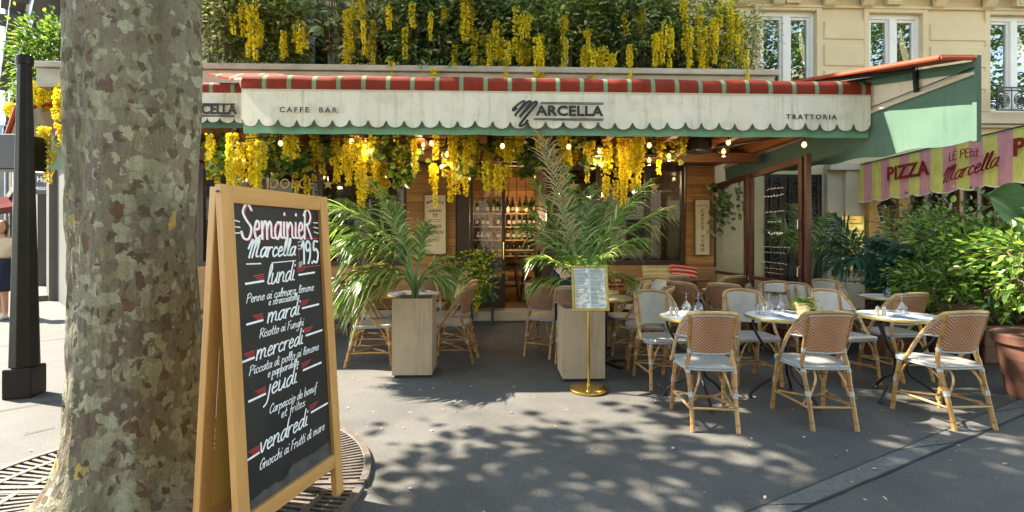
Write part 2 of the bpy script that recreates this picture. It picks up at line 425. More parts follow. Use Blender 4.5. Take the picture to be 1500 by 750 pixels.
MT['w_out'] = weave('terracotta_weave', (.140, .060, .033), (.50, .275, .165), .024)
MT['w_in'] = weave('ivory_weave', (.36, .34, .30), (.72, .68, .60), .020)
MT['w_seat'] = weave('seat_weave', (.25, .235, .21), (.55, .515, .465), seatlike=True)
MT['black'] = simple('black_iron', K(.012, .012, .013), .35, .2, .2)
MT['post'] = simple('black_brown_post', K(.013, .010, .008), .5, .0, .3, 5, .1, 40, spec=.25)
MT['top_w'] = simple('marble_top', K(.70, .69, .66), .3, var=.06, scale=3)
MT['top_g'] = simple('green_top', K(.18, .25, .15), .3, var=.1, scale=4)
MT['top_b'] = simple('brown_top', K(.24, .17, .14), .4, var=.2, scale=9)
MT['brass'] = simple('brass', K(.62, .44, .12), .22, 1.0, .1, 5)
MT['brass_rim'] = simple('brass_rim', K(.64, .50, .17), .3, .7, .1, 30)
MT['paper'] = simple('paper', K(.80, .80, .79), .7, var=.05)
MT['napkin'] = simple('blue_napkin', K(.30, .38, .52), .8, var=.2, scale=30)
MT['steel'] = simple('steel', K(.55, .56, .57), .25, 1.0, .05)
MT['pot_stone'] = valance('composite_planter', (.50, .385, .265, 1), (.27, .20, .14, 1), .8)
MT['terra'] = simple('terracotta', K(.135, .058, .036), .6, var=.25, scale=6, bump=.1, bscale=40)
MT['dark_awning'] = simple('maroon_canvas', K(.09, .025, .022), .95, var=.15, spec=.03)
MT['clay'] = simple('pale_clay', K(.50, .38, .22), .7, var=.1)
MT['cream_cloth'] = valance('cream_canvas', (.80, .765, .65, 1), (.33, .29, .21, 1), .62)
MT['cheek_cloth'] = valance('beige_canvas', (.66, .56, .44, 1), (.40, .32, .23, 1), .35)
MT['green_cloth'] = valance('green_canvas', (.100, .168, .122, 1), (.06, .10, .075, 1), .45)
MT['roll'] = stripes('red_green_roll', 'x', .2692, .17, (.27, .036, .016, 1), (.22, .35, .21, 1), off=.0)
MT['red_cloth'] = stripes('red_canvas', 'x', .27, .16, (.40, .055, .022, 1), (.24, .38, .22, 1), tr=.35)
MT['red_plain'] = simple('red_canvas_plain', K(.33, .055, .020), .8, var=.25, scale=5)
MT['pizza'] = stripes('pink_yellow_canvas', 'y', .392, .5, (.64, .31, .34, 1), (.66, .63, .17, 1), off=.0, tr=.25)
MT['pizza_plain'] = stripes('pink_yellow_roof', 'y', .392, .5, (.58, .235, .26, 1), (.62, .58, .13, 1), tr=.25)
MT['red_ink'] = simple('dark_red_ink', K(.26, .012, .014), .6, var=.1)
MT['ink'] = simple('black_ink', K(.022, .022, .022), .7, var=.3, scale=60)
MT['gold'] = simple('gilt', K(.70, .50, .22), .5, .2, .1)
MT['chalk'] = simple('chalk_paint', K(.80, .82, .86), .7, var=.12, scale=60)
MT['chalk_r'] = simple('red_chalk', K(.55, .05, .06), .7)
MT['sign_c'] = simple('sign_cream', K(.66, .56, .38), .6, var=.08, scale=5)
MT['navy'] = simple('navy_cloth', K(.012, .016, .045), .85, var=.2, scale=20)
MT['beige_top'] = simple('beige_knit', K(.62, .52, .38), .85, var=.1, scale=30)
MT['skin'] = simple('skin', K(.52, .29, .20), .5, var=.06)
MT['hair'] = simple('dark_hair', K(.035, .020, .012), .5, var=.3, scale=40)
MT['cushion_y'] = stripes('yellow_stripe_cushion', 'x', .075, .5, (.62, .58, .46, 1), (.58, .44, .10, 1), tr=.02)
MT['cushion_yz'] = stripes('yellow_band_cushion', 'z', .075, .5, (.62, .58, .46, 1), (.58, .44, .10, 1), tr=.02)
MT['cushion_r'] = stripes('red_stripe_cushion', 'z', .075, .62, (.70, .45, .40, 1), (.50, .03, .025, 1), tr=.02)
MT['blue_wood'] = simple('blue_painted_wood', K(.045, .13, .24), .5, var=.15)
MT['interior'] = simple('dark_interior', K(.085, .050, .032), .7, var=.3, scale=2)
MT['int_floor'] = wood('parquet', (.06, .025, .010), (.14, .06, .025), .35, .6, 'x')
MT['bottle'] = simple('bottle_glass', K(.012, .018, .010), .12, var=.2)
MT['labelp'] = simple('bottle_label', K(.55, .48, .36), .7)
MT['amber'] = emit('amber_bulb', (1.0, .45, .14, 1), .7)
MT['bulb'] = emit('warm_bulb', (1.0, .60, .22, 1), .55)
MT['pane'] = glassmat('shop_glass', .015, (.8, .82, .8, 1)); MT['pane_s'] = glassmat('screen_glass', .02, (.86, .9, .86, 1), 0.0, 1.25)
MT['upane'] = glassmat('window_glass', .30, (.5, .55, .55, 1)); MT['brick'] = simple('ochre_render', K(.58, .50, .38), .85, var=.12)
MT['clear'] = glassmat('clear_glass', .12, (.93, .95, .96, 1))
MT['jar'] = glassmat('lamp_glass', .05, (1.0, .90, .74, 1))
MT['zinc'] = simple('zinc', K(.25, .27, .30), .5, .5)
MT['sign_d'] = simple('sign_charcoal', K(.035, .037, .040), .5)
MT['sign_b'] = simple('sign_blue', K(.03, .08, .42), .5)
MT['sign_r'] = simple('sign_red', K(.50, .03, .03), .5)
MT['white_ink'] = simple('white_ink', K(.8, .8, .8), .5)
MT['ochre'] = wood('ochre_boards', (.42, .22, .05), (.60, .36, .10), .5, .7, 'z')
MT['mint'] = simple('mint_paint', K(.30, .50, .36), .6)
MT['lf_mid'] = leafmat('leaf_mid', [(0, (.06, .10, .025)), (.3, (.16, .24, .058)), (.65, (.27, .36, .095)), (.88, (.44, .49, .18)), (1, (.72, .72, .52))], .45)
MT['lf_dark'] = leafmat('leaf_dark', [(0, (.035, .065, .022)), (.3, (.10, .165, .054)), (.7, (.20, .28, .090)), (.9, (.34, .40, .17)), (1, (.66, .68, .52))], .45)
MT['lf_gloss'] = leafmat('leaf_gloss', [(0, (.035, .080, .016)), (.4, (.085, .170, .028)), (.75, (.19, .32, .045)), (1, (.36, .48, .09))], .42, .25, .6)
MT['lf_pale'] = leafmat('leaf_pale', [(0, (.08, .12, .035)), (.4, (.18, .24, .07)), (.7, (.32, .35, .15)), (1, (.66, .62, .46))])
MT['lf_blue'] = leafmat('leaf_bluegreen', [(0, (.020, .065, .045)), (.6, (.040, .12, .075)), (1, (.08, .19, .10))], .3, .35)
MT['lf_palm'] = leafmat('leaf_palm', [(0, (.05, .10, .022)), (.4, (.125, .225, .040)), (.75, (.25, .38, .075)), (1, (.58, .60, .26))], .45, .35, .5)
MT['lf_dry'] = leafmat('leaf_dry', [(0, (.34, .22, .10)), (.5, (.52, .38, .20)), (1, (.34, .34, .12))], .4, .5)
MT['lf_plane'] = leafmat('leaf_plane', [(0, (.05, .10, .02)), (.6, (.09, .17, .03)), (1, (.16, .25, .05))], .3)
MT['yellow'] = leafmat('petal_yellow', [(0, (.50, .39, .010)), (.3, (.76, .64, .018)), (.85, (.85, .76, .05)), (1, (.88, .84, .32))], .35, .6, .2)
MT['branch'] = simple('twig', K(.12, .075, .045), .8, var=.3, scale=20)
MT['stemg'] = simple('green_stem', K(.13, .22, .05), .5, var=.2, scale=10)
MT['fibre'] = simple('palm_fibre', K(.075, .045, .028), .9, var=.5, scale=30, bump=.8, bscale=30)

# ================================================================ THE SETTING
def struct(mb, name, m, **k): return tag(mb.build(name, m, **k), kind='structure')
g = MB()
N = 40
g.grid(lambda u, w: (u, w, 0.0), [-70 + 140 * i / N for i in range(N + 1)], [-40 + 120 * i / N for i in range(N + 1)])
struct(g, 'pavement', MT['asphalt'])

# granite strip crossing the pavement on the right, its two open joints and one cross joint
a1, a2 = gnd(1097, 750), gnd(1403, 623); b1, b2 = gnd(1167, 750), gnd(1500, 608)
d1, d2 = (a2 - a1), (b2 - b1)
A0, A1, B0, B1 = a1 - d1 * 1.2, a2 + d1 * 3.2, b1 - d2 * 1.1, b2 + d2 * 3.0
up4 = V((0, 0, .004)); up8 = V((0, 0, .007))
g = MB(); g.add([A0 + up4, B0 + up4, B1 + up4, A1 + up4], [(0, 1, 2, 3)]); struct(g, 'granite_strip', MT['granite'])
g = MB()
def joint(p, q, w=.010):
    d = (q - p).normalized(); s_ = V((-d.y, d.x, 0)) * w / 2
    L = (q - p).length; k = max(2, int(L / .12)); L0, R0 = [], []
    for i in range(k + 1):
        c = p + (q - p) * i / k; jit = R.uniform(-.35, .35) * w; ww = R.uniform(.5, 1.25)
        L0.append(c + s_ * ww + s_ * jit / w + up8); R0.append(c - s_ * ww + s_ * jit / w + up8)
    g.add(L0 + R0, [(i, i + 1, k + 2 + i, k + 1 + i) for i in range(k)])
joint(A0, A1, .008); joint(B0, B1, .014)
for t in (.05, .62, 1.2, 1.9): joint(a1 + d1 * t, b1 + d2 * t, .007)
struct(g, 'pavement_joint', MT['joint'])
g = MB()
joint(gnd(0, 603), gnd(112, 583), .012); joint(gnd(0, 690), gnd(30, 675), .014); joint(gnd(30, 675), gnd(105, 655), .014); joint(gnd(34, 638), gnd(80, 627), .012)
joint(gnd(0, 508), gnd(110, 494), .02); joint(gnd(0, 560), gnd(60, 551), .014)
struct(g, 'slab_joint', MT['joint'])
# side-street roadway and its kerb
g = MB(); p0, p1, p2, p3 = V((-9.5, 8.6, .005)), V((-45, 44, .005)), V((-65, 44, .005)), V((-20, 2, .005))
g.add([p0 + V((-1.5, 0, 0)), p1, p2, p3], [(0, 1, 2, 3)]); struct(g, 'side_street_road', MT['asphalt'])
# ---------------------------------------------------------------- tree pit and cast-iron grate (two halves)
TX, TY = -1.82, 2.62
GX, GY, GR = -1.85, 2.80, 1.13
g = MB(); g.lathe([(GR - .03, .003), (.0, .004)], 48, (GX, GY, 0)); struct(g, 'tree_pit_soil', MT['soil'])
g = MB()
for i in range(900):
    a = R.uniform(0, 6.283); r = GR * .95 * math.sqrt(R.random())
    g.leaf(V((GX + r * math.cos(a), GY + r * math.sin(a), .006)), V((R.uniform(-1, 1), R.uniform(-1, 1), R.uniform(0, .25))), V((0, 0, 1)), R.uniform(.02, .055), R.uniform(.01, .03))
tag(g.build('leaf_litter', MT['litter']), kind='stuff')
def grate(label, s):
    t = thing('tree_grate', label, 'tree grate', (GX, GY, 0))
    rim, ring, bars = MB(), MB(), MB()
    a0, a1_ = (0.03, math.pi - .03) if s > 0 else (math.pi + .03, 2 * math.pi - .03)
    def band(mb, r0, r1, z0, z1, k=40):
        def sec(a): return [V((r0 * math.cos(a), r0 * math.sin(a), z0)), V((r0 * math.cos(a), r0 * math.sin(a), z1)), V((r1 * math.cos(a), r1 * math.sin(a), z1)), V((r1 * math.cos(a), r1 * math.sin(a), z0))]
        vs, fs = [], []
        for i in range(k + 1): vs += sec(a0 + (a1_ - a0) * i / k)
        for i in range(k):
            for j in range(4): fs.append((i * 4 + j, i * 4 + (j + 1) % 4, i * 4 + 4 + (j + 1) % 4, i * 4 + 4 + j))
        fs += [(0, 1, 2, 3), (k * 4 + 3, k * 4 + 2, k * 4 + 1, k * 4)]
        mb.add(vs, fs)
    band(rim, GR - .045, GR, .0, .034)
    for r in (.50, .72, .93): band(ring, r - .017, r + .017, .010, .030)
    rim.span((-GR + .01, .012 if s > 0 else -.042, .002), (-.42, .042 if s > 0 else -.012, .033)); rim.span((.42, .012 if s > 0 else -.042, .002), (GR - .01, .042 if s > 0 else -.012, .033))
    for (r0, r1, n) in ((.42, .505, 34), (.515, .705, 46), (.735, .915, 62), (.945, GR - .04, 78)):
        for i in range(n):
            a = a0 + (a1_ - a0) * (i + .5) / n
            bars.bar((r0 * math.cos(a), r0 * math.sin(a), .018), (r1 * math.cos(a), r1 * math.sin(a), .018), .019, .018)
    rim.build('rim', MT['iron'], t, bevel=.004); ring.build('ring', MT['iron'], t); bars.build('bars', MT['iron'], t)
grate('cast iron half-ring tree grate on the building side of the plane tree', 1)
grate('cast iron half-ring tree grate under the feet of the chalkboard', -1)

# ---------------------------------------------------------------- corner building: chamfered facade
FY = 8.9
def fx(px, Y=FY): return at(px, 300, Y).x
def fz(py, Y=FY): return at(725, py, Y).z
bld = thing('corner_building', 'cream stone corner building whose tall windows stand above the awnings', 'building', (0, FY, 0))
w = MB()
wins = [(fx(1113), fx(1195), 3.55, 5.53), (fx(1272), fx(1350), 3.55, 5.51), (fx(1449), fx(1449) + 1.05, 3.72, 5.505)]
wins += [(fx(448), fx(525), 3.9, 5.46), (fx(640), fx(720), 3.9, 5.46), (fx(830), fx(910), 3.9, 5.46), (fx(1449) + 3.0, fx(1449) + 4.0, 3.72, 5.43)]
wins.sort()
x = -7.2
for (xa, xb, za, zb) in wins:
    w.span((x, 0, 3.4), (xa, .5, 13)); w.span((xa, 0, 3.4), (xb, .5, za)); w.span((xa, 0, zb), (xb, .5, 13)); x = xb
w.span((x, 0, 3.4), (16, .5, 13))
w.span((3.98, .0, 0), (16, .5, 3.4))
w.span((-7.2, .5, 0), (-7.0, 6, 13)); w.span((-7.2, .05, 0), (-6.9, .5, 3.4))
w.build('wall', MT['stone_y'], bld)
# raised panels between the windows, framed windows, cornice with brackets
for (pa, pb) in ((1206, 1264), (1361, 1443)):
    xa, xb = fx(pa), fx(pb)
    for (ya, yb) in ((25, 51), (60, 91), (98, 124), (131, 158)): pn = MB(); pn.span((xa, -.035, fz(yb)), (xb, .01, fz(ya))); pn.build('wall_panel', MT['stone_y'], bld, bevel=.012)
for (pa, pb) in ((1090, 1108),):
    for (ya, yb) in ((25, 51), (60, 91)): pn = MB(); pn.span((fx(pa), -.03, fz(yb)), (fx(pb), .01, fz(ya))); pn.build('wall_panel', MT['stone_y'], bld, bevel=.012)
for (pa, pb) in ((1202, 1268), (1357, 1447)):
    gr = MB(); gr.span((fx(pa), -.016, fz(160)), (fx(pb), .012, fz(21))); gr.build('wall_field', MT['stone_y'], bld)
for i, (xa, xb, za, zb) in enumerate(wins):
    f = MB(); W = xb - xa; c = (xa + xb) / 2
    f.span((xa, .06, za), (xa + .07, .2, zb)); f.span((xb - .07, .06, za), (xb, .2, zb)); f.span((xa + .07, .06, zb - .08), (xb - .07, .2, zb)); f.span((xa + .07, .06, za), (xb - .07, .2, za + .08))
    f.span((c - .065, .045, za + .08), (c + .065, .19, zb - .08))
    for s in (-1, 1):
        e0, e1 = (xa + .07, c - .065) if s < 0 else (c + .065, xb - .07)
        f.span((e0, .085, za + .08), (e0 + .045, .15, zb - .08)); f.span((e1 - .045, .085, za + .08), (e1, .15, zb - .08)); f.span((e0 + .045, .085, zb - .13), (e1 - .045, .15, zb - .08))
    fo = f.build('window', MT['white_paint'], bld, bevel=.006)
    p = MB(); p.span((xa + .08, .115, za + .08), (xb - .08, .121, zb - .08)); p.build('pane', MT['upane'], fo)
    q = MB(); q.span((xa - .3, .75, za - .3), (xb + .3, .8, zb + .3)); q.build('dark_room', MT['sign_d'], fo)
    sm = MB(); sm.span((xa - .10, -.03, za), (xa - .002, .05, zb + .10)); sm.span((xb + .002, -.03, za), (xb + .10, .05, zb + .10)); sm.span((xa - .002, -.03, zb + .002), (xb + .002, .05, zb + .10)); sm.build('window_surround', MT['stone_y'], fo, bevel=.01)
co = MB()
co.span((fx(1060), -.05, fz(5)), (16, .0, fz(1))); co.span((-7.2, -.04, fz(5)), (fx(1060) - .003, .0, fz(1)))
co.span((-7.2, -.42, fz(-28)), (16, .0, fz(-58))); co.span((-7.2, -.30, fz(-20)), (16, -.0, fz(-28) - .002))
co.build('cornice', MT['stone_y'], bld, bevel=.01)
for px in (1085, 1137, 1211, 1266, 1370, 1443):
    k = MB(); X = fx(px)
    k.add([(X - .1, -.052, fz(4)), (X + .1, -.052, fz(4)), (X - .1, -.10, fz(2)), (X + .1, -.10, fz(2)), (X - .1, -.29, fz(-19)), (X + .1, -.29, fz(-19)), (X - .1, -.052, fz(-19)), (X + .1, -.052, fz(-19))],
          [(0, 1, 3, 2), (2, 3, 5, 4), (4, 5, 7, 6), (0, 2, 4, 6), (1, 7, 5, 3)])
    k.build('cornice_bracket', MT['stone_y'], bld)
for px in (1158, 1304, 1490):
    k = MB(); k.box((fx(px), -.05, fz(-8)), (.26, .14, .22)); k.box((fx(px), -.125, fz(-8)), (.16, .02, .15)); k.build('keystone', MT['stone_y'], bld, bevel=.015)
# string course, pilaster, iron door, switch plate at ground level on the right
sc_ = MB(); sc_.span((4.1, -.16, fz(178)), (16, 0, fz(162))); sc_.span((4.1, -.10, fz(183)), (16, 0, fz(178) - .003)); sc_.build('string_course', MT['stone'], bld, bevel=.015)
pl = MB(); xa, xb = fx(1206), fx(1263)
pl.span((xa, -.12, .0), (xb, -.003, 2.72)); pl.span((xa + .28, -.20, .62), (xb - .02, -.12, 2.60)); pl.span((xa - .03, -.26, 0), (xb + .03, -.12, .60)); pl.span((xa - .03, -.24, 2.60), (xb + .04, -.12, 2.74))
pl.build('pilaster', MT['stone'], bld, bevel=.012)
sw = MB(); sw.box((fx(1206) + .12, -.13, fz(400)), (.09, .03, .11)); sw.build('doorbell_plate', MT['black'], bld, bevel=.006)
dr = MB(); xa, xb = fx(1120), fx(1203); dr.span((xa, -.02, 0.02), (xb, .03, 2.55)); do = dr.build('street_door', MT['black'], bld)
ir = MB()
for k in range(6):
    X = xa + (xb - xa) * (k + .5) / 6; ir.tube([(X, -.04, .1), (X, -.04, 2.5)], .012, 6)
for zc in (.55, 1.15, 1.75, 2.25):
    for k in range(3):
        X = xa + (xb - xa) * (k * 2 + 1) / 6
        ir.tube([(X + (.13 - .10 * q / 30) * math.cos(q * .42), -.05, zc + (.20 - .16 * q / 30) * math.sin(q * .42)) for q in range(31)], .009, 5)
ir.build('scrollwork', MT['sign_d'], do)
bl = MB(); X0, X1 = fx(1449) - .12, fx(1449) + 1.2
z0, z1 = fz(160), fz(127)
for z in (z0, z1, z1 - .05): bl.span((X0, -.27, z - .012), (X1, -.245, z + .012))
for k in range(5):
    cx = X0 + .14 + k * .27; cz = (z0 + z1) / 2 - .02
    for s in (-1, 1): bl.tube([(cx + s * (.11 - .08 * q / 20) * math.cos(q * .45 + 1), -.258, cz + s * (.13 - .10 * q / 20) * math.sin(q * .45 + 1)) for q in range(21)], .008, 5)
    bl.tube([(cx + .135, -.258, z0), (cx + .135, -.258, z1)], .008, 5)
bl.tube([(X0, -.258, z0), (X0, -.258, z1 + .05)], .014, 6)
bl.build('balcony_railing', MT['black'], bld)

# stone planter ledge over the awnings
lg = MB(); xa, xb = -7.0, fx(1118, 8.2)
lg.span((xa, -1.05, 3.70), (xb, .0, 3.99)); lg.span((xa, -1.10, 3.993), (xb + .05, .0, 4.085))
lg.build('planter_ledge', MT['stone_g'], bld, bevel=.012)

# ---------------------------------------------------------------- trattoria front under the awning
GYY = 8.75                                # plane of the shop windows
fr = thing('trattoria_front', 'wood clad trattoria front with brown window frames and open door', 'shop front', (0, GYY, 0))
def sx(px): return at(px, 300, GYY).x
def sz(py): return at(725, py, GYY).z
ZT, ZS, STEP = 2.66, .95, .17
for (pa, pb) in ((597, 668), (1003, 1042)): pr = MB(); pr.span((sx(pa), -.10, 0), (sx(pb), .12, ZT)); pr.build('plank_pier', MT['pier'], fr)
hd = MB(); hd.span((-6.9, -.06, ZT + .002), (3.80, .14, 3.4)); hd.build('header_beam', MT['beam'], fr)
for (a, b) in ((-6.9, sx(597) - .002), (sx(808), sx(1003) - .002)): kn = MB(); kn.span((a, -.04, 0), (b, .10, ZS - .04)); kn.build('knee_wall', MT['bench'], fr)
st = MB(); st.span((sx(672), -.42, .0), (sx(812), -.05, STEP)); st.build('door_step', MT['stone'], fr, bevel=.02)
def glazed(px_list, z0, z1, transom=None, depth=.09):
    for a, b in zip(px_list[:-1], px_list[1:]):
        xa, xb = sx(a), sx(b); f = MB(); t_ = .05
        f.span((xa, -.05, z0), (xa + t_, depth - .05, z1)); f.span((xb - t_, -.05, z0), (xb, depth - .05, z1))
        f.span((xa + t_, -.05, z1 - .08), (xb - t_, depth - .05, z1)); f.span((xa + t_, -.05, z0), (xb - t_, depth - .05, z0 + .08))
        if transom: f.span((xa + t_, -.045, transom - .025), (xb - t_, depth - .055, transom + .025))
        fo = f.build('window_frame', MT['darkframe'], fr, bevel=.005)
        p = MB(); p.span((xa + t_, -.008, z0 + .08), (xb - t_, -.002, z1 - .08)); p.build('pane', MT['pane'], fo)
glazed([100, 200, 296, 388, 470, 596], ZS - .035, ZT, None)
glazed([812, 876, 948, 1001], ZS - .035, ZT, None)
for (pa, pb) in ((669, 688), (800, 811)): jb = MB(); jb.span((sx(pa), -.08, STEP + .002), (sx(pb), .1, ZT)); jb.build('door_jamb', MT['darkframe'], fr, bevel=.006)
lf = MB(); xa, xb = sx(689), sx(740)
lf.span((xa, -.03, STEP + .01), (xa + .05, .02, ZT - .01)); lf.span((xb - .06, -.03, STEP + .01), (xb, .02, ZT - .01)); lf.span((xa + .05, -.03, STEP + .01), (xb - .06, .02, ZS - .25)); lf.span((xa + .05, -.03, ZT - .09), (xb - .06, .02, ZT - .01))
lo = lf.build('door_leaf', MT['darkframe'], fr, bevel=.006)
p = MB(); p.span((xa + .05, -.008, ZS - .25), (xb - .06, -.002, ZT - .09)); p.build('pane', MT['pane'], lo)
hn = MB(); hn.tube([(xb - .03, -.035, 1.0), (xb - .03, -.07, 1.02), (xb - .03, -.07, 1.32), (xb - .03, -.035, 1.34)], .012, 8); hn.build('handle', MT['brass'], lo)
gl = dict(parent=fr, depth=.001)
def gilt(body, px, py, h, bold=.01, sxx=1.0, spacing=1.1): text('gilt_lettering', body, h, MT['gold'], fr, (sx(px), -.016, sz(py)), bold=bold, sx=sxx, spacing=spacing)
def star(mb, c, r, Y):
    pts = []
    for k in range(10):
        a = math.pi / 2 + k * math.pi / 5; q = r if k % 2 == 0 else r * .40
        pts.append((c[0] + q * math.cos(a), c[1] + q * math.sin(a)))
    mb.prism(pts, Y - .003, Y, 'y')
gilt('DOLCE', 428, 271, .24, .006, .92, 1.12); gilt('GIOIA', 565, 271, .24, .006, .92, 1.14); gilt('MARCELLA', 911, 275, .17, .012, .85, 1.05)
for (px, py, r) in ((481, 271, .10), (958, 274, .10), (840, 272, .10)):
    s_ = MB(); star(s_, (sx(px), sz(py)), r, -.014); s_.build('gilt_star', MT['gold'], fr)

# interior room (walls, floor, ceiling)
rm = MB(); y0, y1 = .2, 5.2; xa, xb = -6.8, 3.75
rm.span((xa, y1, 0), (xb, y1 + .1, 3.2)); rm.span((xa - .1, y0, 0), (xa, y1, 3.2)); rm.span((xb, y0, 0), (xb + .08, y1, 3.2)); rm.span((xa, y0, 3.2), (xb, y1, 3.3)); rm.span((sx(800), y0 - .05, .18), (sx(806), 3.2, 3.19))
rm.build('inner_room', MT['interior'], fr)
fl = MB(); fl.span((xa, -.05, STEP - .08), (xb, y1, STEP)); fl.build('inner_floor', MT['int_floor'], fr)
ib = MB()
for k in range(9): ib.span((-5.5 + k * 1.1, y0 + .1, 3.02), (-5.36 + k * 1.1, y1, 3.19))
ib.build('ceiling_joists', MT['beam_y'], fr)
def inthing(px, py, Y): return at(px, py, Y)
# bottle shelf inside the doorway
shY = 11.3
shelf = thing('bottle_shelf', 'wooden wall shelf holding rows of wine bottles inside the doorway', 'shelf', (0, shY, 0))
xs0, xs1 = at(690, 0, shY).x, at(792, 0, shY).x
levels = [at(0, py, shY).z for py in (375, 351, 331, 311)]
for z in levels:
    s_ = MB(); s_.span((xs0, -.14, z - .03), (xs1, .14, z)); s_.build('shelf_board', MT['bench'], shelf)
s_ = MB(); s_.span((xs0 - .03, -.14, .17), (xs0, .14, 3)); s_.span((xs1, -.14, .17), (xs1 + .03, .14, 3)); s_.span((xs0, .14, .17), (xs1, .16, 3)); s_.build('shelf_upright', MT['pier'], shelf)
bt0 = None
for li, z in enumerate(levels):
    n = 12
    for k in range(n):
        if R.random() < .12: continue
        X = xs0 + .08 + (xs1 - xs0 - .16) * (k + .5) / n + R.uniform(-.02, .02)
        if bt0 is None:
            bt0 = thing('wine_bottle', '', 'bottle')
            m_ = MB(); m_.lathe([(0, 0), (.036, .002), (.038, .02), (.038, .19), (.030, .225), (.014, .26), (.0135, .30), (.015, .302), (.015, .315), (0, .316)], 12); m_.build('glass_body', MT['bottle'], bt0, smooth='auto')
            m_ = MB(); m_.lathe([(.0388, .06), (.0388, .14)], 12, caps=False); m_.build('paper_label', MT['labelp'], bt0)
            b_ = bt0
        else: b_ = copy_tree(bt0)
        b_.location = (X, shY - .03, z + .001); b_.scale = (1, 1, R.uniform(.85, 1.0))
        tag(b_, ['dark wine bottle on the bottom shelf board inside the doorway', 'dark wine bottle on the second shelf board inside the doorway', 'dark wine bottle on the third shelf board inside the doorway', 'dark wine bottle on the topmost shelf board inside the doorway'][li], group=['bottles on the bottom shelf', 'bottles on the second shelf', 'bottles on the third shelf', 'bottles on the topmost shelf'][li])
# high table and stools inside
ht = thing('bar_table', 'high wooden bar table with sloping plank legs inside the doorway', 'table', at(757, 0, 10.3).xy.to_3d())
zt = at(0, 367, 10.3).z
m_ = MB(); m_.span((-.38, -.3, zt - .05), (.38, .3, zt)); m_.build('tabletop', MT['bench'], ht)
for s in (-1, 1):
    m_ = MB(); m_.bar((.05, s * .22, STEP), (-.02 + .02 * s, s * .2, zt - .05), .09, .05, up=(1, 0, 0)); m_.build('leg', MT['bench'], ht)
m_ = MB(); m_.span((-.3, -.02, .5), (.3, .02, .6)); m_.build('rail', MT['bench'], ht)
for (px, Yq, lb) in ((745, 10.0, 'dark bar stool left of the high table inside'), (776, 10.1, 'dark bar stool with a backrest right of the high table inside')):
    c = at(px, 0, Yq); sto = thing('bar_stool', lb, 'stool', (c.x, Yq, STEP))
    m_ = MB(); m_.lathe([(0, .68), (.16, .68), (.17, .70), (.16, .72), (0, .725)], 16); m_.build('seat', MT['black'], sto)
    for (dx, dy) in ((-1, -1), (1, -1), (-1, 1), (1, 1)):
        m_ = MB(); m_.tube([(dx * .19, dy * .19, 0), (dx * .11, dy * .11, .69)], .013, 6); m_.build('leg', MT['sign_d'], sto)
    m_ = MB(); m_.lathe([(.15, .25), (.165, .25), (.165, .27), (.15, .27), (.15, .25)], 16, caps=False); m_.build('foot_ring', MT['sign_d'], sto)
    if 'backrest' in lb:
        m_ = MB(); m_.tube(arc([(.14, -.12, .7), (.2, -.13, 1.0), (.2, 0, 1.05), (.2, .13, 1.0), (.14, .12, .7)]), .013, 6); m_.build('backrest', MT['sign_d'], sto)

# ---------------------------------------------------------------- side-street building (45 degrees), distant block, shop signs
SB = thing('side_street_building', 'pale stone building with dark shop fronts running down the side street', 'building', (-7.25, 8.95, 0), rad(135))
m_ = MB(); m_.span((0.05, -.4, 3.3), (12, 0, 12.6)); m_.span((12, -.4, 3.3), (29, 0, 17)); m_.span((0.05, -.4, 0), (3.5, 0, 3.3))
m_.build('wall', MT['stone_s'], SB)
m_ = MB()
for xx in (3.5, 6.6, 9.8, 13, 16.5, 20, 24, 28.4): m_ = MB(); m_.span((xx, -.3, 0), (xx + .6, .14, 3.3)); m_.build('pier', MT['stone_s'], SB)
m_ = MB(); m_.span((3.5, -.28, .0), (28.4, -.1, 3.3)); m_.build('shop_window', MT['sign_d'], SB)
m_ = MB(); m_.span((3.6, -.1, 2.6), (28.4, .05, 3.2)); m_.build('fascia', MT['stone_s'], SB)
m_ = MB(); m_.span((0, .0, 3.3), (29.2, .22, 3.6)); m_.span((0, 0, 6.6), (29.2, .3, 6.9)); m_.span((0, 0, 10), (29.2, .4, 10.3)); m_.build('string_course', MT['stone_s'], SB)
for xx in range(2, 28, 3):
    for zz in ((4.0, 7.3, 10.8) if xx > 12 else (4.0, 7.3)):
        m_ = MB(); m_.span((xx, -.05, zz), (xx + 1.1, .03, zz + 2.1)); m_.span((xx - .25, .0, zz + 2.1), (xx + 1.35, .45, zz + 2.3)); m_.build('window', MT['sign_d'], SB)
m_ = MB(); m_.tube([(28.9, .12, 0), (28.9, .12, 17)], .08, 8); m_.build('downpipe', MT['zinc'], SB)
m_ = MB(); m_.span((3.6, .0, 0), (29, .5, .12)); m_.build('shop_step', MT['stone_s'], SB)
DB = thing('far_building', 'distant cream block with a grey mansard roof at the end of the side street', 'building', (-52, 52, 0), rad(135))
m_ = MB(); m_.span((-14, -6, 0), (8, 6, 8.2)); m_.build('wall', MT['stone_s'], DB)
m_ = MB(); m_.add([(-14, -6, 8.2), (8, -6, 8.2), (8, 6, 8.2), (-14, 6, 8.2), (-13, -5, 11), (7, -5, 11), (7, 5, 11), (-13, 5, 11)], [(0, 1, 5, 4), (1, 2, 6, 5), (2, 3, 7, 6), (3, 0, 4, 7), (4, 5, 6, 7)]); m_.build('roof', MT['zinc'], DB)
for k in range(6):
    for zz in (1.0, 4.6):
        m_ = MB(); m_.span((-13 + k * 3.4, 5.95, zz), (-11.8 + k * 3.4, 6.04, zz + 2.2)); m_.span((7.95, -5 + k * 1.9, zz), (8.04, -4 + k * 1.9, zz + 2.2)); m_.build('window', MT['sign_d'], DB)
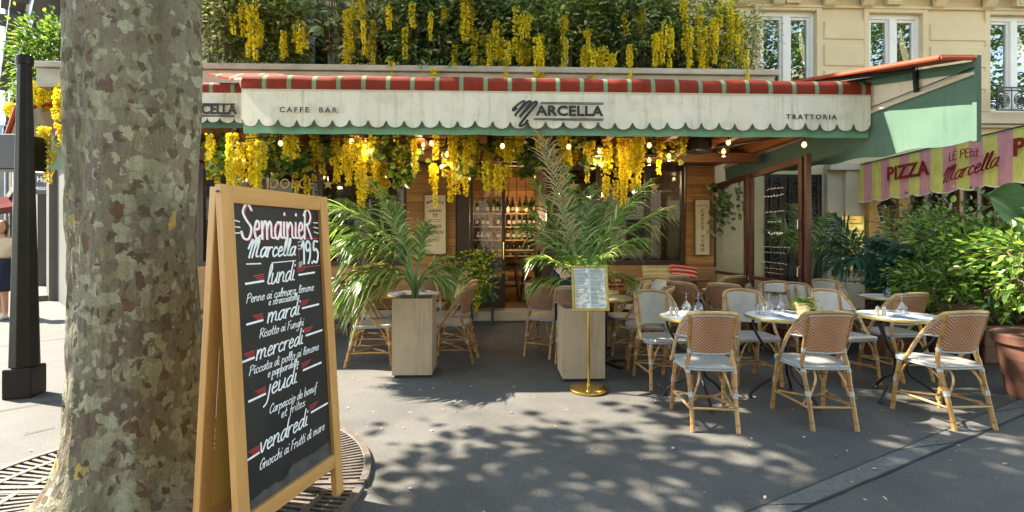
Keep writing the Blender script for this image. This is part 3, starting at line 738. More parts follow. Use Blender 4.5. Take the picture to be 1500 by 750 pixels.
def board(name, label, cat, px, py, Y, wd, ht_, m, lines, bracket=True):
    c = at(px, py, Y); t = thing(name, label, cat, c, rad(40) * 0)
    m_ = MB(); m_.span((-wd / 2, -.04, -ht_ / 2), (wd / 2, .04, ht_ / 2)); m_.build('panel', m, t, bevel=.008)
    for (s, dz, h, bold, mm) in lines: text('lettering', s, h, mm, t, (0, -.044, dz), bold=bold)
    if bracket:
        m_ = MB(); m_.tube([(wd / 2, 0, ht_ * .3), (wd / 2 + .5, .35, ht_ * .3)], .02, 6); m_.build('bracket', MT['black'], t)
    return t
board('hanging_sign', 'charcoal hanging sign reading PRESSING beyond the trunk in the side street', 'sign', 67, 269, 12.0, .60, .50, MT['sign_d'], [('Hubl', .09, .17, .02, MT['white_ink']), ('PRESSING', -.12, .10, .02, MT['white_ink'])])
t = board('shop_sign', 'small blue sign hanging over a red one in the side street', 'sign', 56, 299, 14.0, .42, .26, MT['sign_b'], [('J', .0, .2, .03, MT['white_ink'])], False)
board('shop_sign', 'small red sign with white letters right under the blue one', 'sign', 56, 309.5, 14.0, .42, .12, MT['sign_r'], [('F E', .0, .12, .03, MT['white_ink'])], False)
sa = thing('shop_awning', 'dark red shop awning far down the side street', 'awning', at(8, 300, 24.0))
m_ = MB(); m_.add([(-1.6, 0, -.35), (.8, -.5, -.1), (.8, .8, .55), (-1.6, 1.2, .45), (-1.6, 0, -.6), (.8, -.5, -.4)], [(0, 1, 2, 3), (0, 4, 5, 1)]); m_.build('canvas', MT['dark_awning'], sa)

# ---------------------------------------------------------------- across the street, behind the camera: what the glass reflects and what bounces light
OB = thing('opposite_building', 'pale stone apartment building across the street, seen mirrored in the windows', 'building', (0, -21, 0))
m_ = MB(); m_.span((-26, -4, 0), (26, 0, 15)); m_.build('wall', MT['brick'], OB)
for k in range(16):
    for zz in (.6, 4.4, 7.6, 10.8):
        m_ = MB(); m_.span((-25 + k * 3.2, -.05, zz), (-23.6 + k * 3.2, .04, zz + 2.2)); m_.build('window', MT['sign_d'], OB)

# ================================================================ HANDWRITING (single-stroke letters, x-height 1)
GL = {
'a': (.98, [[(.8,.8),(.5,1),(.12,.65),(.15,.12),(.45,.05),(.78,.7),(.82,1)],[(.82,1),(.75,.2),(.98,.05)]]),
'b': (.9, [[(.15,1.9),(.1,.1)],[(.1,.5),(.4,1),(.75,.7),(.65,.1),(.3,0),(.1,.2)]]),
'c': (.8, [[(.7,.8),(.45,1),(.1,.55),(.3,.02),(.75,.2)]]),
'd': (1.0, [[(.8,.8),(.5,1),(.12,.6),(.2,.05),(.5,.1),(.8,.8)],[(.92,1.9),(.8,.3),(1.0,.05)]]),
'e': (.8, [[(.1,.5),(.55,.6),(.6,.9),(.35,1),(.1,.5),(.3,0),(.75,.2)]]),
'f': (.7, [[(.75,1.7),(.5,1.9),(.35,1.3),(.3,-.5),(.1,-.8)],[(.1,.9),(.65,.95)]]),
'g': (.95, [[(.8,.8),(.5,1),(.12,.6),(.2,.1),(.5,.1),(.8,.8)],[(.82,1),(.75,-.5),(.4,-.85),(.1,-.6)]]),
'h': (.92, [[(.15,1.9),(.1,0)],[(.1,.5),(.45,1),(.7,.75),(.7,.1),(.92,.05)]]),
'i': (.45, [[(.2,1),(.15,.15),(.45,.05)],[(.24,1.45),(.28,1.55)]]),
'j': (.5, [[(.3,1),(.2,-.5),(-.15,-.9)],[(.36,1.45),(.40,1.55)]]),
'l': (.55, [[(.1,.2),(.42,1.3),(.38,1.88),(.2,1.6),(.18,.2),(.55,.05)]]),
'm': (1.42, [[(.1,1),(.1,0)],[(.1,.5),(.4,1),(.6,.8),(.6,0)],[(.6,.5),(.9,1),(1.1,.8),(1.1,.15),(1.4,.05)]]),
'n': (.98, [[(.1,1),(.1,0)],[(.1,.5),(.45,1),(.7,.78),(.7,.15),(.98,.05)]]),
'o': (.92, [[(.45,1),(.1,.6),(.25,.03),(.6,.1),(.75,.6),(.45,1),(.92,.85)]]),
'p': (.92, [[(.15,1),(.05,-.9)],[(.12,.5),(.45,1),(.78,.65),(.6,.05),(.15,.15)]]),
'r': (.72, [[(.1,1),(.1,0)],[(.1,.5),(.35,.95),(.68,.95)]]),
's': (.75, [[(.65,.85),(.4,1),(.15,.75),(.6,.3),(.4,0),(.05,.15)]]),
't': (.62, [[(.3,1.7),(.22,.15),(.55,.05)],[(.02,1.05),(.6,1.1)]]),
'u': (.98, [[(.1,1),(.12,.15),(.4,.02),(.75,.6)],[(.78,1),(.75,.15),(.98,.05)]]),
'v': (.85, [[(.05,1),(.35,0),(.7,.95),(.85,.85)]]),
'S': (1.2, [[(1.05,1.6),(.65,1.95),(.2,1.5),(.5,1.05),(.98,.6),(.7,.02),(.2,.05),(0,.4)]]),
'M': (1.6, [[(-.05,.9),(.25,1.7),(.42,1.6),(.2,0)],[(.36,1.2),(.8,1.85),(.82,1.5),(.6,0)],[(.78,1.0),(1.2,1.85),(1.25,1.5),(1.1,.2),(1.5,.1)]]),
'P': (1.05, [[(.2,1.75),(.05,0)],[(0,1.5),(.5,1.9),(.95,1.5),(.7,1.0),(.2,.9)]]),
'R': (1.1, [[(.2,1.75),(.05,0)],[(0,1.5),(.5,1.9),(.95,1.5),(.7,1.0),(.2,.9)],[(.4,.9),(1.0,0)]]),
'C': (1.0, [[(.95,1.5),(.7,1.85),(.15,1.2),(.1,.4),(.4,0),(.95,.3)]]),
'G': (1.05, [[(.95,1.5),(.7,1.85),(.15,1.2),(.1,.4),(.4,0),(.85,.4),(.9,.85)],[(.55,.85),(1.05,.88)]]),
'F': (.95, [[(.25,1.75),(.1,0)],[(0,1.7),(.95,1.85)],[(.2,1.0),(.68,1.05)]]),
'1': (.5, [[(.0,1.4),(.3,1.85),(.3,0)]]), '9': (.85, [[(.75,1.6),(.4,1.9),(.1,1.5),(.3,1.05),(.7,1.3),(.75,1.6),(.68,.6),(.4,0)]]),
'5': (.85, [[(.75,1.85),(.2,1.85),(.15,1.1),(.5,1.2),(.78,.75),(.55,.05),(.05,.15)]]),
'.': (.3, [[(.1,.0),(.14,.06)]]), ',': (.35, [[(.15,.1),(.05,-.25)]]), ' ': (.55, []),
'I': (.5, [[(.2,1.8),(.2,0)]]), 'L': (.8, [[(.15,1.8),(.1,0),(.75,.05)]]), 'E': (.8, [[(.7,1.75),(.1,1.75),(.1,0),(.75,.02)],[(.1,.9),(.6,.92)]]), 'T': (.9, [[(0,1.8),(.85,1.82)],[(.45,1.8),(.42,0)]]),
}
def stroke_width(s): return sum(GL[ch][0] for ch in s)
RC = [0]; RSTEP = [.000016]
def ribbon(mb, pts, wd, place, mi=0, lift=0.0, var=0.0):
    RC[0] = (RC[0] + 1) % 60; lift += RC[0] * RSTEP[0]
    P = [V((p[0], p[1], 0)) for p in pts]
    P = arc(P, 5) if len(P) > 2 else P
    k = len(P); Ls, Rs = [], []
    for i in range(k):
        d = P[min(i + 1, k - 1)] - P[max(i - 1, 0)]; d = d.normalized() if d.length > 1e-7 else V((1, 0, 0))
        q = V((-d.y, d.x, 0)); ww = wd * .5 * (1 + var * abs(d.y) - var * .4)
        if i == 0: c = P[i] - d * wd * .35
        elif i == k - 1: c = P[i] + d * wd * .35
        else: c = P[i]
        Ls.append(c + q * ww); Rs.append(c - q * ww)
    top = [place(p.x, p.y, lift + .0012) for p in Ls] + [place(p.x, p.y, lift + .0012) for p in Rs]
    mb.add(top, [(k + i, k + i + 1, i + 1, i) for i in range(k - 1)], mi)
def write(mb, s, x, y, h, wd, place, slant=.18, sx=1.0, rise=0.0, align='C', mi=0, lift=0.0, var=.3, arch=0.0):
    W = stroke_width(s) * h * sx; x0 = x - (W / 2 if align == 'C' else 0); cx = 0.0
    for ch in s:
        adv, sts = GL[ch]
        for st_ in sts:
            pts = []
            for (a, b) in st_:
                X = x0 + (cx + a) * h * sx + b * h * slant; t = (X - x)
                pts.append((X, y + b * h + rise * t - arch * t * t))
            ribbon(mb, pts, wd, place, mi, lift, var)
        cx += adv

# ================================================================ AWNINGS
AY = 5.6
aw = thing('main_awning', 'long cream scalloped awning with red and green striped roll over the terrace', 'awning', (0, AY, 0))
def ax(px): return at(px, 300, AY).x
def az(py): return at(725, py, AY).z
X0, X1 = ax(357), ax(1271)
zr0, zr1, zv, zg = az(114), az(136), az(188), az(198.5)
slope = -.0155 * 0
m_ = MB()
prof = [(.10, zr0 + .018), (.03, zr0 + .012), (-.03, zr0 - .02), (-.055, zr0 - .07), (-.06, zr1 + .03), (-.045, zr1)]
n = 60
m_.grid(lambda u, w: (X0 + (X1 - X0) * u, prof[w][0] + .006 * math.sin(u * 70), prof[w][1] + .005 * math.sin(u * 41)), [i / n for i in range(n + 1)], range(len(prof)))
m_.build('striped_roll', MT['roll'], aw, smooth=True)
m_ = MB(); m_.tube([(X0 - .03, .02, zr1 + .08), (X1 + .03, .02, zr1 + .08)], .055, 10); m_.build('front_rod', MT['white_paint'], aw)
m_ = MB(); m_.span((X0, -.054, zr1 - .012), (X1, -.038, zr1 + .004)); m_.build('trim', MT['cheek_cloth'], aw)
per = (X1 - X0) / 36.0
def fold(x): return .014 * math.sin(x * 5.1) + .014 * math.sin(x * 13.7 + 1) + .020 * noise.noise(V((x * 3, 0, 0))) + .010 * noise.noise(V((x * 9, 4, 0)))
zc = az(179.5); dep = zc - az(190)
us = [i / (36 * 14) for i in range(36 * 14 + 1)]
def vfn(u, w):
    x = X0 + (X1 - X0) * u; t = ((x - X0) / per) % 1.0 * 2 - 1
    zb = zc - dep * math.sqrt(max(0, 1 - t * t))
    z = zr1 + (zb - zr1) * w
    return (x, -.048 + fold(x) * w, z)
m_ = MB(); m_.grid(vfn, us, [0, .2, .45, .7, .9, 1]); m_.build('scalloped_valance', MT['cream_cloth'], aw, smooth=True)
m_ = MB()
pts = []
for k in range(37 * 8):
    u = k / (36 * 8); u = min(u, 1); pts.append(V(vfn(u, 1)) + V((0, -.004, .0)))
m_.tube(pts, .0055, 5); m_.build('scallop_edging', simple('edging', K(.13, .12, .10), .8), aw)
m_ = MB(); m_.grid(lambda u, w: (X0 + (X1 - X0) * u, -.014 + fold(X0 + (X1 - X0) * u), az(174) + (zg - az(174)) * w), [i / 120 for i in range(121)], [0, .5, 1]); m_.build('lower_valance', MT['hem_green'], aw, smooth=True)
m_ = MB(); RB, RZ = 2.6, 3.84
m_.grid(lambda u, w: (X0 + (X1 - X0) * u, .08 + (RB - .08) * w, zr0 + .015 + (RZ - zr0) * w - .05 * math.sin(w * math.pi)), [i / 40 for i in range(41)], [i / 8 for i in range(9)]); m_.build('roof_canvas', MT['red_cloth'], aw, smooth=True)
for X in (X0 + .01, X1 - .01):
    m_ = MB(); m_.add([(X, .06, zr0), (X, RB, RZ), (X, RB, RZ - .35), (X, .06, zr1 - .1)], [(0, 1, 2, 3)]); m_.build('cheek', MT['green_cloth'], aw)
def awn_text(s, px, py, h, **k): return text('lettering', s, h, MT['ink'], aw, (ax(px), -.072, az(py)), **k)
awn_text('CAFFE  BAR', 455, 166, .082, bold=.012, spacing=1.45, sx=1.05); awn_text('TRATTORIA', 1183, 170, .078, bold=.014, spacing=1.42, sx=1.05)
awn_text('ARCELLA', 833, 164.5, .152, bold=.036, spacing=1.06, sx=1.13)
m_ = MB()
for (pa, pb, ya, yb) in ((791, 882, 152, 153.5), (781, 882, 175.2, 177)):
    for q in range(2):
        z = az(ya) - q * .014; m_.span((ax(pa), -.075, z - .0045), (ax(pb), -.072, z + .0045))
plc = lambda x, z, l: V((x, -.073 - l, z))
cx, cz, sh = ax(748), az(180.5), .088
def mm(p): return (cx + p[0] * sh + p[1] * sh * .48, cz + p[1] * sh)
for st_, wd in (([(-.1, 1.75), (-.35, 1.4), (-.45, 1.75), (.25, 2.62), (.55, 2.5), (.45, 2.0), (.15, .8)], .020), ([(.3, 1.3), (.95, 2.55), (1.3, 2.5), (1.25, 2.1), (.85, .65)], .023), ([(1.0, 1.1), (1.75, 2.5), (2.1, 2.4), (2.0, 1.9), (1.35, -.1), (1.5, -.55), (1.95, -.2), (2.0, .2)], .024)):
    ribbon(m_, [mm(p) for p in st_], wd, plc, var=.5)
m_.build('logo_emblem', MT['ink'], aw)

# second, higher awning running on behind the plane tree ("... CELLA")
BY = 6.5
aw2 = thing('side_awning', 'short cream awning lettered MARCELLA passing behind the plane tree', 'awning', (0, BY, 0))
bx = lambda px: at(px, 300, BY).x
bz = lambda py: at(725, py, BY).z
Xa, Xb = bx(96), bx(364)
m_ = MB(); pr2 = [(.10, bz(123)), (-.02, bz(126)), (-.05, bz(131)), (-.045, bz(141))]
m_.grid(lambda u, w: (Xa + (Xb - Xa) * u, pr2[w][0], pr2[w][1]), [i / 20 for i in range(21)], range(4)); m_.build('striped_roll', MT['roll'], aw2, smooth=True)
n2 = 14; per2 = (Xb - Xa) / n2
def vf2(u, w):
    x = Xa + (Xb - Xa) * u; t = ((x - Xa) / per2) % 1 * 2 - 1; zb = bz(177) - (bz(177) - bz(184)) * math.sqrt(max(0, 1 - t * t))
    return (x, -.04 + fold(x + 2) * w, bz(141) + (zb - bz(141)) * w)
m_ = MB(); m_.grid(vf2, [i / (n2 * 12) for i in range(n2 * 12 + 1)], [0, .3, .6, 1]); m_.build('scalloped_valance', MT['cream_cloth'], aw2, smooth=True)
m_ = MB(); m_.grid(lambda u, w: (Xa + (Xb - Xa) * u, -.02, bz(172) + (bz(191) - bz(172)) * w), [0, .5, 1], [0, 1]); m_.build('lower_valance', MT['green_cloth'], aw2)
m_ = MB(); m_.grid(lambda u, w: (Xa + (Xb - Xa) * u, .08 + 2.2 * w, bz(123) + .25 * w), [0, 1], [0, 1]); m_.build('roof_canvas', MT['red_cloth'], aw2)
text('lettering', 'MARCELLA', .175, MT['ink'], aw2, (bx(350), -.068, bz(166)), bold=.036, spacing=1.02, sx=.86, align='RIGHT')
m_ = MB(); m_.span((bx(250), -.07, bz(158) - .008), (bx(348), -.062, bz(157))); m_.span((bx(250), -.07, bz(175) - .008), (bx(348), -.062, bz(174))); m_.build('rule_lines', MT['ink'], aw2)

# small red flap seen over the left end of the main awning
fl_ = thing('awning_flap', 'thin red canvas flap folded above the left end of the long awning', 'awning', at(365, 112, 6.6))
m_ = MB(); q = [at(304, 108, 6.6), at(405, 107, 6.6), at(440, 114, 6.2), at(345, 115, 6.2)]; o0 = at(365, 112, 6.6)
m_.add([p - o0 for p in q] + [p - o0 - V((0, 0, .03)) for p in q], [(0, 1, 2, 3), (4, 7, 6, 5), (0, 4, 5, 1), (1, 5, 6, 2), (2, 6, 7, 3), (3, 7, 4, 0)]); m_.build('canvas', MT['red_cloth'], fl_)
m_ = MB(); m_.tube([q[3] - o0 + V((0, -.02, -.02)), q[2] - o0 + V((0, -.02, -.02))], .02, 6); m_.build('white_edge', MT['white_paint'], fl_)

# awning round the corner, left of the trunk: only its red underside, white end and green flap show
cw = thing('corner_awning', 'red striped awning end with white cheek round the corner behind the lamp post', 'awning', (0, 0, 0))
m_ = MB(); q = [at(50, 158, 8.0), at(150, 118, 7.2), at(150, 172, 8.6), at(48, 203, 9.6)]; m_.add(q, [(0, 1, 2, 3)]); m_.build('roof_canvas', stripes('red_underside', 'z', .16, .25, (.36, .05, .03, 1), (.42, .30, .18, 1), tr=.4), cw)
m_ = MB(); q = [at(24, 158, 7.6), at(51, 156, 7.9), at(50, 196, 7.9), at(8, 206, 7.6)]; m_.add(q + [p + V((.1, .25, 0)) for p in q], [(0, 1, 2, 3), (1, 5, 6, 2), (4, 7, 6, 5)]); m_.build('white_cheek', MT['white_paint'], cw)
m_ = MB(); m_.tube([q[3], q[0], q[1]], .035, 6); m_.build('red_edge', MT['red_plain'], cw)
m_ = MB(); q = [at(70, 205, 8.2), at(150, 200, 7.6), at(150, 252, 7.6), at(70, 248, 8.2)]; m_.add(q, [(0, 1, 2, 3)]); m_.build('green_flap', MT['green_cloth'], cw)
hb = MB(); c = at(22, 225, 7.4); hb.box(c, (.62, .34, .5)); tag(hb.build('sign_box', MT['black'], bevel=.02), 'dark box hanging under the white awning cheek behind the lamp post', 'box')

# ---------------------------------------------------------------- side canopy on the right: green and beige cheek in the depth, narrow red roof
CTH = math.atan(.10); CPX, CPY = 4.03, 8.6                   # the cheek leaves the facade at this point and splays a little outward
CLOC = V((CPX + 8.6 * math.sin(CTH), 8.6 - 8.6 * math.cos(CTH), 0))
cn = thing('side_canopy', 'green and beige canvas side canopy with narrow red roof right of the long awning', 'awning', CLOC, CTH)
def cinv(p): return Matrix.Rotation(-CTH, 3, 'Z') @ (p - CLOC)
yF, yB = 4.434, 8.6
zb = lambda y: 2.30 + .09 * (y - yF) / (yB - yF)          # lower hem
zmid = lambda y: 2.92 - .225 * (y - yF) / (7.54 - yF)
ztop = lambda y: 3.03 + .19 * (y - yF)
def wob(y, z): return .012 * math.sin(y * 6 + z * 3) + .010 * noise.noise(V((y * 4, z * 5, 0))) 
ys = [yF + (yB - yF) * i / 60 for i in range(61)]
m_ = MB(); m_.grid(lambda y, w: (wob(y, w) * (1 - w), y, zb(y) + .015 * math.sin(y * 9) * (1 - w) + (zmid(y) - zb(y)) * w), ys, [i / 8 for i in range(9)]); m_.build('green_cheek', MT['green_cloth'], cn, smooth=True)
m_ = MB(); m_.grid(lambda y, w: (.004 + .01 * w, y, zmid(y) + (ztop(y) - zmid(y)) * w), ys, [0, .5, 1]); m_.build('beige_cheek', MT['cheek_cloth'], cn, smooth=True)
m_ = MB(); m_.tube([(-.02, y, zmid(y)) for y in ys], .018, 6); m_.build('hem_rail', MT['cheek_cloth'], cn)
m_ = MB(); m_.tube([(-.035, y, zmid(y) + .05) for y in ys[:46]], .006, 5); m_.build('cord', MT['black'], cn)
m_ = MB(); RW = .36
q = [V((-RW, yF + .02, ztop(yF) + .02)), V((.03, yF, ztop(yF) + .03)), V((.03, yB, ztop(yB) + .03)), V((-RW, yB, ztop(yB) + .02))]
m_.add(q + [p + V((0, 0, .03)) for p in q], [(3, 2, 1, 0), (4, 5, 6, 7), (0, 1, 5, 4), (1, 2, 6, 5), (2, 3, 7, 6), (3, 0, 4, 7)]); m_.build('roof_canvas', MT['red_plain'], cn)
m_ = MB(); m_.tube([q[0], q[1]], .022, 6); m_.tube([q[0], q[3]], .02, 6); m_.build('roof_edge', MT['red_plain'], cn)
m_ = MB(); m_.span((-.02, yF - .02, 2.29), (.03, yF + .02, ztop(yF) + .05)); m_.build('corner_band', MT['green_cloth'], cn)
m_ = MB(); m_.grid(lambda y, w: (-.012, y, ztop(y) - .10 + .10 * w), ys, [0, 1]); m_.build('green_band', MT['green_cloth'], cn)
ps = V((0, 4.98, 0)); m_ = MB(); m_.bar((-.045, ps.y, zmid(ps.y) + .02), (-.045, ps.y + .02, ztop(ps.y) + .03), .035, .035, up=(0, 1, 0)); m_.bar((-.05, ps.y, ztop(ps.y) - .0), (-RW, ps.y + 1.2, ztop(ps.y + 1.2) - .02), .03, .03); m_.build('strut', MT['black'], cn)
m_ = MB(); m_.tube([cinv(at(1072, 213, 6.5)), cinv(at(1152, 199, 5.75)), cinv(at(1180, 196, 5.6))], .016, 6); m_.build('awning_arm', MT['black'], cn)

# ---------------------------------------------------------------- wooden canopy ceiling under the awning
cl_ = thing('canopy_ceiling', 'warm wooden plank ceiling with beams under the long awning', 'canopy', (0, 0, 0))
m_ = MB(); m_.add([(-2.85, 5.95, 2.80), (3.92, 5.95, 2.80), (3.92, 8.72, 2.80), (-5.05, 8.72, 2.80), (-5.05, 6.75, 2.80), (-2.85, 6.75, 2.80), (-2.85, 5.95, 2.84), (3.92, 5.95, 2.84), (3.92, 8.72, 2.84), (-5.05, 8.72, 2.84), (-5.05, 6.75, 2.84), (-2.85, 6.75, 2.84)], [(0, 1, 2, 3, 4, 5), (11, 10, 9, 8, 7, 6), (0, 6, 7, 1), (1, 7, 8, 2), (2, 8, 9, 3), (3, 9, 10, 4), (4, 10, 11, 5), (5, 11, 6, 0)]); m_.build('plank', MT['ceil'], cl_)
for k in range(12):
    X = -4.95 + k * .80
    m_ = MB(); m_.span((X - .05, 5.97 if X > -2.75 else 6.78, 2.66), (X + .05, 8.70, 2.799)); m_.build('rafter', MT['beam_y'], cl_)
for (Y, z0_, z1_) in ((6.02, 2.70, 2.86), (7.35, 2.52, 2.659)):
    m_ = MB(); m_.span((-5.05 if Y > 6.7 else -2.84, Y - .06, z0_), (3.92, Y + .06, z1_)); m_.build('beam', MT['beam'], cl_)

# ---------------------------------------------------------------- glazed screen at the right end of the terrace
SX_ = 3.88
sc2 = thing('glass_screen', 'red brown framed folding glass screen closing the terrace beside the entrance', 'screen', (SX_, 0, 0))
def sy(px): return atX(px, 300, SX_).y
yA, yM, yN, yE = sy(1046), sy(1093), sy(1101), sy(1174)
HT = lambda y: 2.33 + (8.8 - y) * .035
def frame(y0, y1, nm):
    f = MB(); w_ = .075; d_ = .05
    for y in (y0, y1): f.bar((0, y, .02), (0, y, HT(y)), d_, w_, up=(0, 1, 0))
    f.bar((0, y0, HT(y0) - .04), (0, y1, HT(y1) - .04), d_ * .9, .085); f.bar((0, y0, .10), (0, y1, .10), d_ * .9, .16); f.bar((0, y0, .80), (0, y1, .80), d_ * .8, .05)
    fo = f.build('panel_frame', MT['redframe'], sc2, bevel=.005)
    p = MB(); a, b = min(y0, y1) + .035, max(y0, y1) - .035
    p.add([(0, a, .16), (0, b, .16), (0, b, HT(b) - .08), (0, a, HT(a) - .08)], [(0, 1, 2, 3)]); po = p.build('pane', MT['pane_s'], fo)
    return fo, a, b
frame(yA, yM, 'a'); fo, a_, b_ = frame(yN, yE, 'b')
m_ = MB(); m_.bar((.045, yE - .05, .0), (.045, yE - .05, HT(yE) + .02), .05, .09, up=(0, 1, 0)); m_.bar((-.0, yE - .12, .0), (.0, yE - .12, HT(yE) + .02), .06, .05, up=(0, 1, 0)); m_.build('end_post', MT['redframe'], sc2, bevel=.005)
for z in (.9, 1.5): 
    m_ = MB(); m_.tube([(-.04, yE - .03, z), (-.07, yE - .03, z + .01), (-.07, yE - .03, z + .12), (-.04, yE - .03, z + .13)], .012, 6); m_.build('handle', MT['steel'], sc2)
m_ = MB(); rr = random.Random(5)
pls = lambda y, z, l: V((-.006 - l, -y, z))
for (z, L, wd) in ((1.98, .5, .012), (1.46, .28, .02), (1.27, .62, .007), (1.19, .55, .006), (1.05, .66, .007), (.97, .5, .006), (.905, .42, .006), (1.62, .3, .01), (1.76, .44, .01), (2.08, .36, .01)):
    yc = (a_ + b_) / 2; x = -L / 2
    while x < L / 2:
        ln = rr.uniform(.03, .09); ribbon(m_, [(-yc + x + ln * t, z + rr.uniform(-1, 1) * wd) for t in (0, .25, .5, .75, 1)], wd * .7, pls); x += ln + .025
m_.build('chalk_lines', MT['chalk'], fo)
# hanging ivy behind the first pane
# ---------------------------------------------------------------- pink and yellow pizzeria awning and the terrace front behind it
PX = 6.5
pz = thing('pizzeria_awning', 'pink and yellow striped awning with dark red PIZZA lettering over the plants', 'awning', (PX, 0, 0))
yb0, yf0 = 8.74, 3.2
zt_ = lambda y: 2.685 + (8.74 - y) * .028
zl_ = lambda y: 2.06 + (8.74 - y) * .016
npz = 14; perp = .39
def pv(y, w):
    t = (((y - yb0) / perp) % 1.0) * 2 - 1
    z = zl_(y) - .045 * (1 - t * t)
    return (.015 * math.sin(y * 4) * w + .012 * noise.noise(V((y * 3, w, 1))), y, zt_(y) + (z - zt_(y)) * w)
ys2 = [yb0 + (yf0 - yb0) * i / 170 for i in range(171)]
m_ = MB(); m_.grid(pv, ys2, [0, .25, .5, .75, 1]); m_.build('valance', MT['pizza'], pz, smooth=True)
m_ = MB(); m_.tube([V(pv(y, 1)) for y in ys2], .008, 5); m_.build('white_hem', MT['white_paint'], pz)
m_ = MB(); m_.grid(lambda y, w: (2.4 * w, y, zt_(y) + .55 * w), ys2[::10], [0, 1]); m_.build('roof_canvas', MT['pizza_plain'], pz)
m_ = MB(); m_.tube([(.03, yb0, zt_(yb0)), (.03, yf0, zt_(yf0))], .03, 8); m_.build('front_rod', MT['black'], pz)
def pzt(s, px, py, h, **k):
    p = atX(px, py, PX); return text('lettering', s, h, MT['red_ink'], pz, (-.035, p.y, p.z), rot=(rad(90), 0, rad(-90)), **k)
pzt('PIZZA', 1331, 251.5, .30, bold=.035, spacing=1.02, sx=.96); p = atX(1487, 218, PX); text('lettering', 'PIZZA', .30, MT['red_ink'], pz, (-.035, p.y, p.z - .0), rot=(rad(90), 0, rad(-90)), bold=.035, align='LEFT', sx=.96)
RSTEP[0] = .00012; m_ = MB(); ppl = lambda s, z, l: V((-.034 - l, -s, z))
p = atX(1425, 251, PX); write(m_, 'Marcella', -p.y - .03, p.z - .05, .112, .022, ppl, slant=.35, sx=1.02, rise=.17, var=.3)
p = atX(1413, 231, PX); write(m_, 'LE PEtit', -p.y + .02, p.z + .0, .062, .015, ppl, slant=.05, sx=1.25, arch=.35, var=.2)
m_.build('script_lettering', MT['red_ink'], pz); RSTEP[0] = .000016

pt = thing('pizzeria', 'ochre and brown timber front of the neighbouring pizzeria behind the plants', 'shop front', (0, 0, 0))
m_ = MB(); xa, xb = fx(1263) + .02, 16
m_.span((6.62, 8.60, 0), (6.86, 8.85, 2.75)); m_.build('post', MT['ochre'], pt)
m_ = MB(); m_.span((6.90, 8.78, .0), (7.15, 8.84, 2.6)); m_.build('mint_panel', MT['mint'], pt)
m_ = MB(); m_.span((7.18, 8.62, 0), (7.32, 8.84, 2.7)); m_.build('post', MT['ochre'], pt)
m_ = MB(); m_.span((7.36, 8.80, 0), (12, 8.86, 1.0)); m_.build('knee_wall', MT['bench'], pt)
m_ = MB(); m_.span((7.36, 8.84, 1.0), (12, 8.88, 2.9)); m_.build('window_pane', MT['sign_d'], pt)
for k in range(14):
    m_ = MB(); X = 7.40 + k * .33; m_.span((X, 8.72, 1.002), (X + .07, 8.83, 2.9)); m_.build('mullion', MT['redframe'] if k % 3 else MT['bench'], pt)
for k in range(5):
    m_ = MB(); Y = 8.3 - k * 1.0; m_.span((8.55, Y - .05, 0), (8.65, Y + .05, 2.95)); m_.build('post', MT['redframe'], pt)
m_ = MB(); m_.span((8.62, 4, 0), (8.7, 8.5, .95)); m_.build('low_wall', MT['bench'], pt)
m_ = MB(); m_.span((8.60, 4, 2.0), (8.68, 8.5, 2.12)); m_.build('transom', MT['redframe'], pt)
wl_ = thing('wall_lantern', 'black glazed lantern hanging under the end of the striped awning', 'lantern', at(1300, 312, 8.3))
m_ = MB(); m_.lathe([(.10, -.16), (.17, .10)], 4, caps=False); m_.build('glass', MT['jar'], wl_)
m_ = MB()
for k in range(4):
    a = k * math.pi / 2; m_.tube([(.10 * math.cos(a), .10 * math.sin(a), -.16), (.17 * math.cos(a), .17 * math.sin(a), .10)], .012, 5)
m_.lathe([(.19, .10), (.19, .12), (.05, .24), (.02, .34)], 4); m_.lathe([(.11, -.18), (.11, -.16)], 4); m_.build('frame', MT['black'], wl_)
for (px, py, lb) in ((1250, 332, 'yellow notice plate high on the stone pilaster'), (1250, 362, 'yellow notice plate low on the stone pilaster, half behind a palm')):
    c = at(px, py, 8.66); m_ = MB(); hz_ = .38 if py < 340 else .62
    t = thing('notice_plate', lb, 'plate', (c.x, 8.675, c.z - (0 if py < 340 else .12)))
    m_.span((-.21, -.012, -hz_ / 2), (.21, .012, hz_ / 2)); m_.build('plate', MT['brass_rim'], t, bevel=.005)
    m_ = MB()
    for k in range(int(hz_ / .07)): m_.span((-.16, -.0135, hz_ / 2 - .07 - k * .065), (-.16 + R.uniform(.2, .32), -.0125, hz_ / 2 - .06 - k * .065))
    m_.build('text_lines', MT['terra'], t)

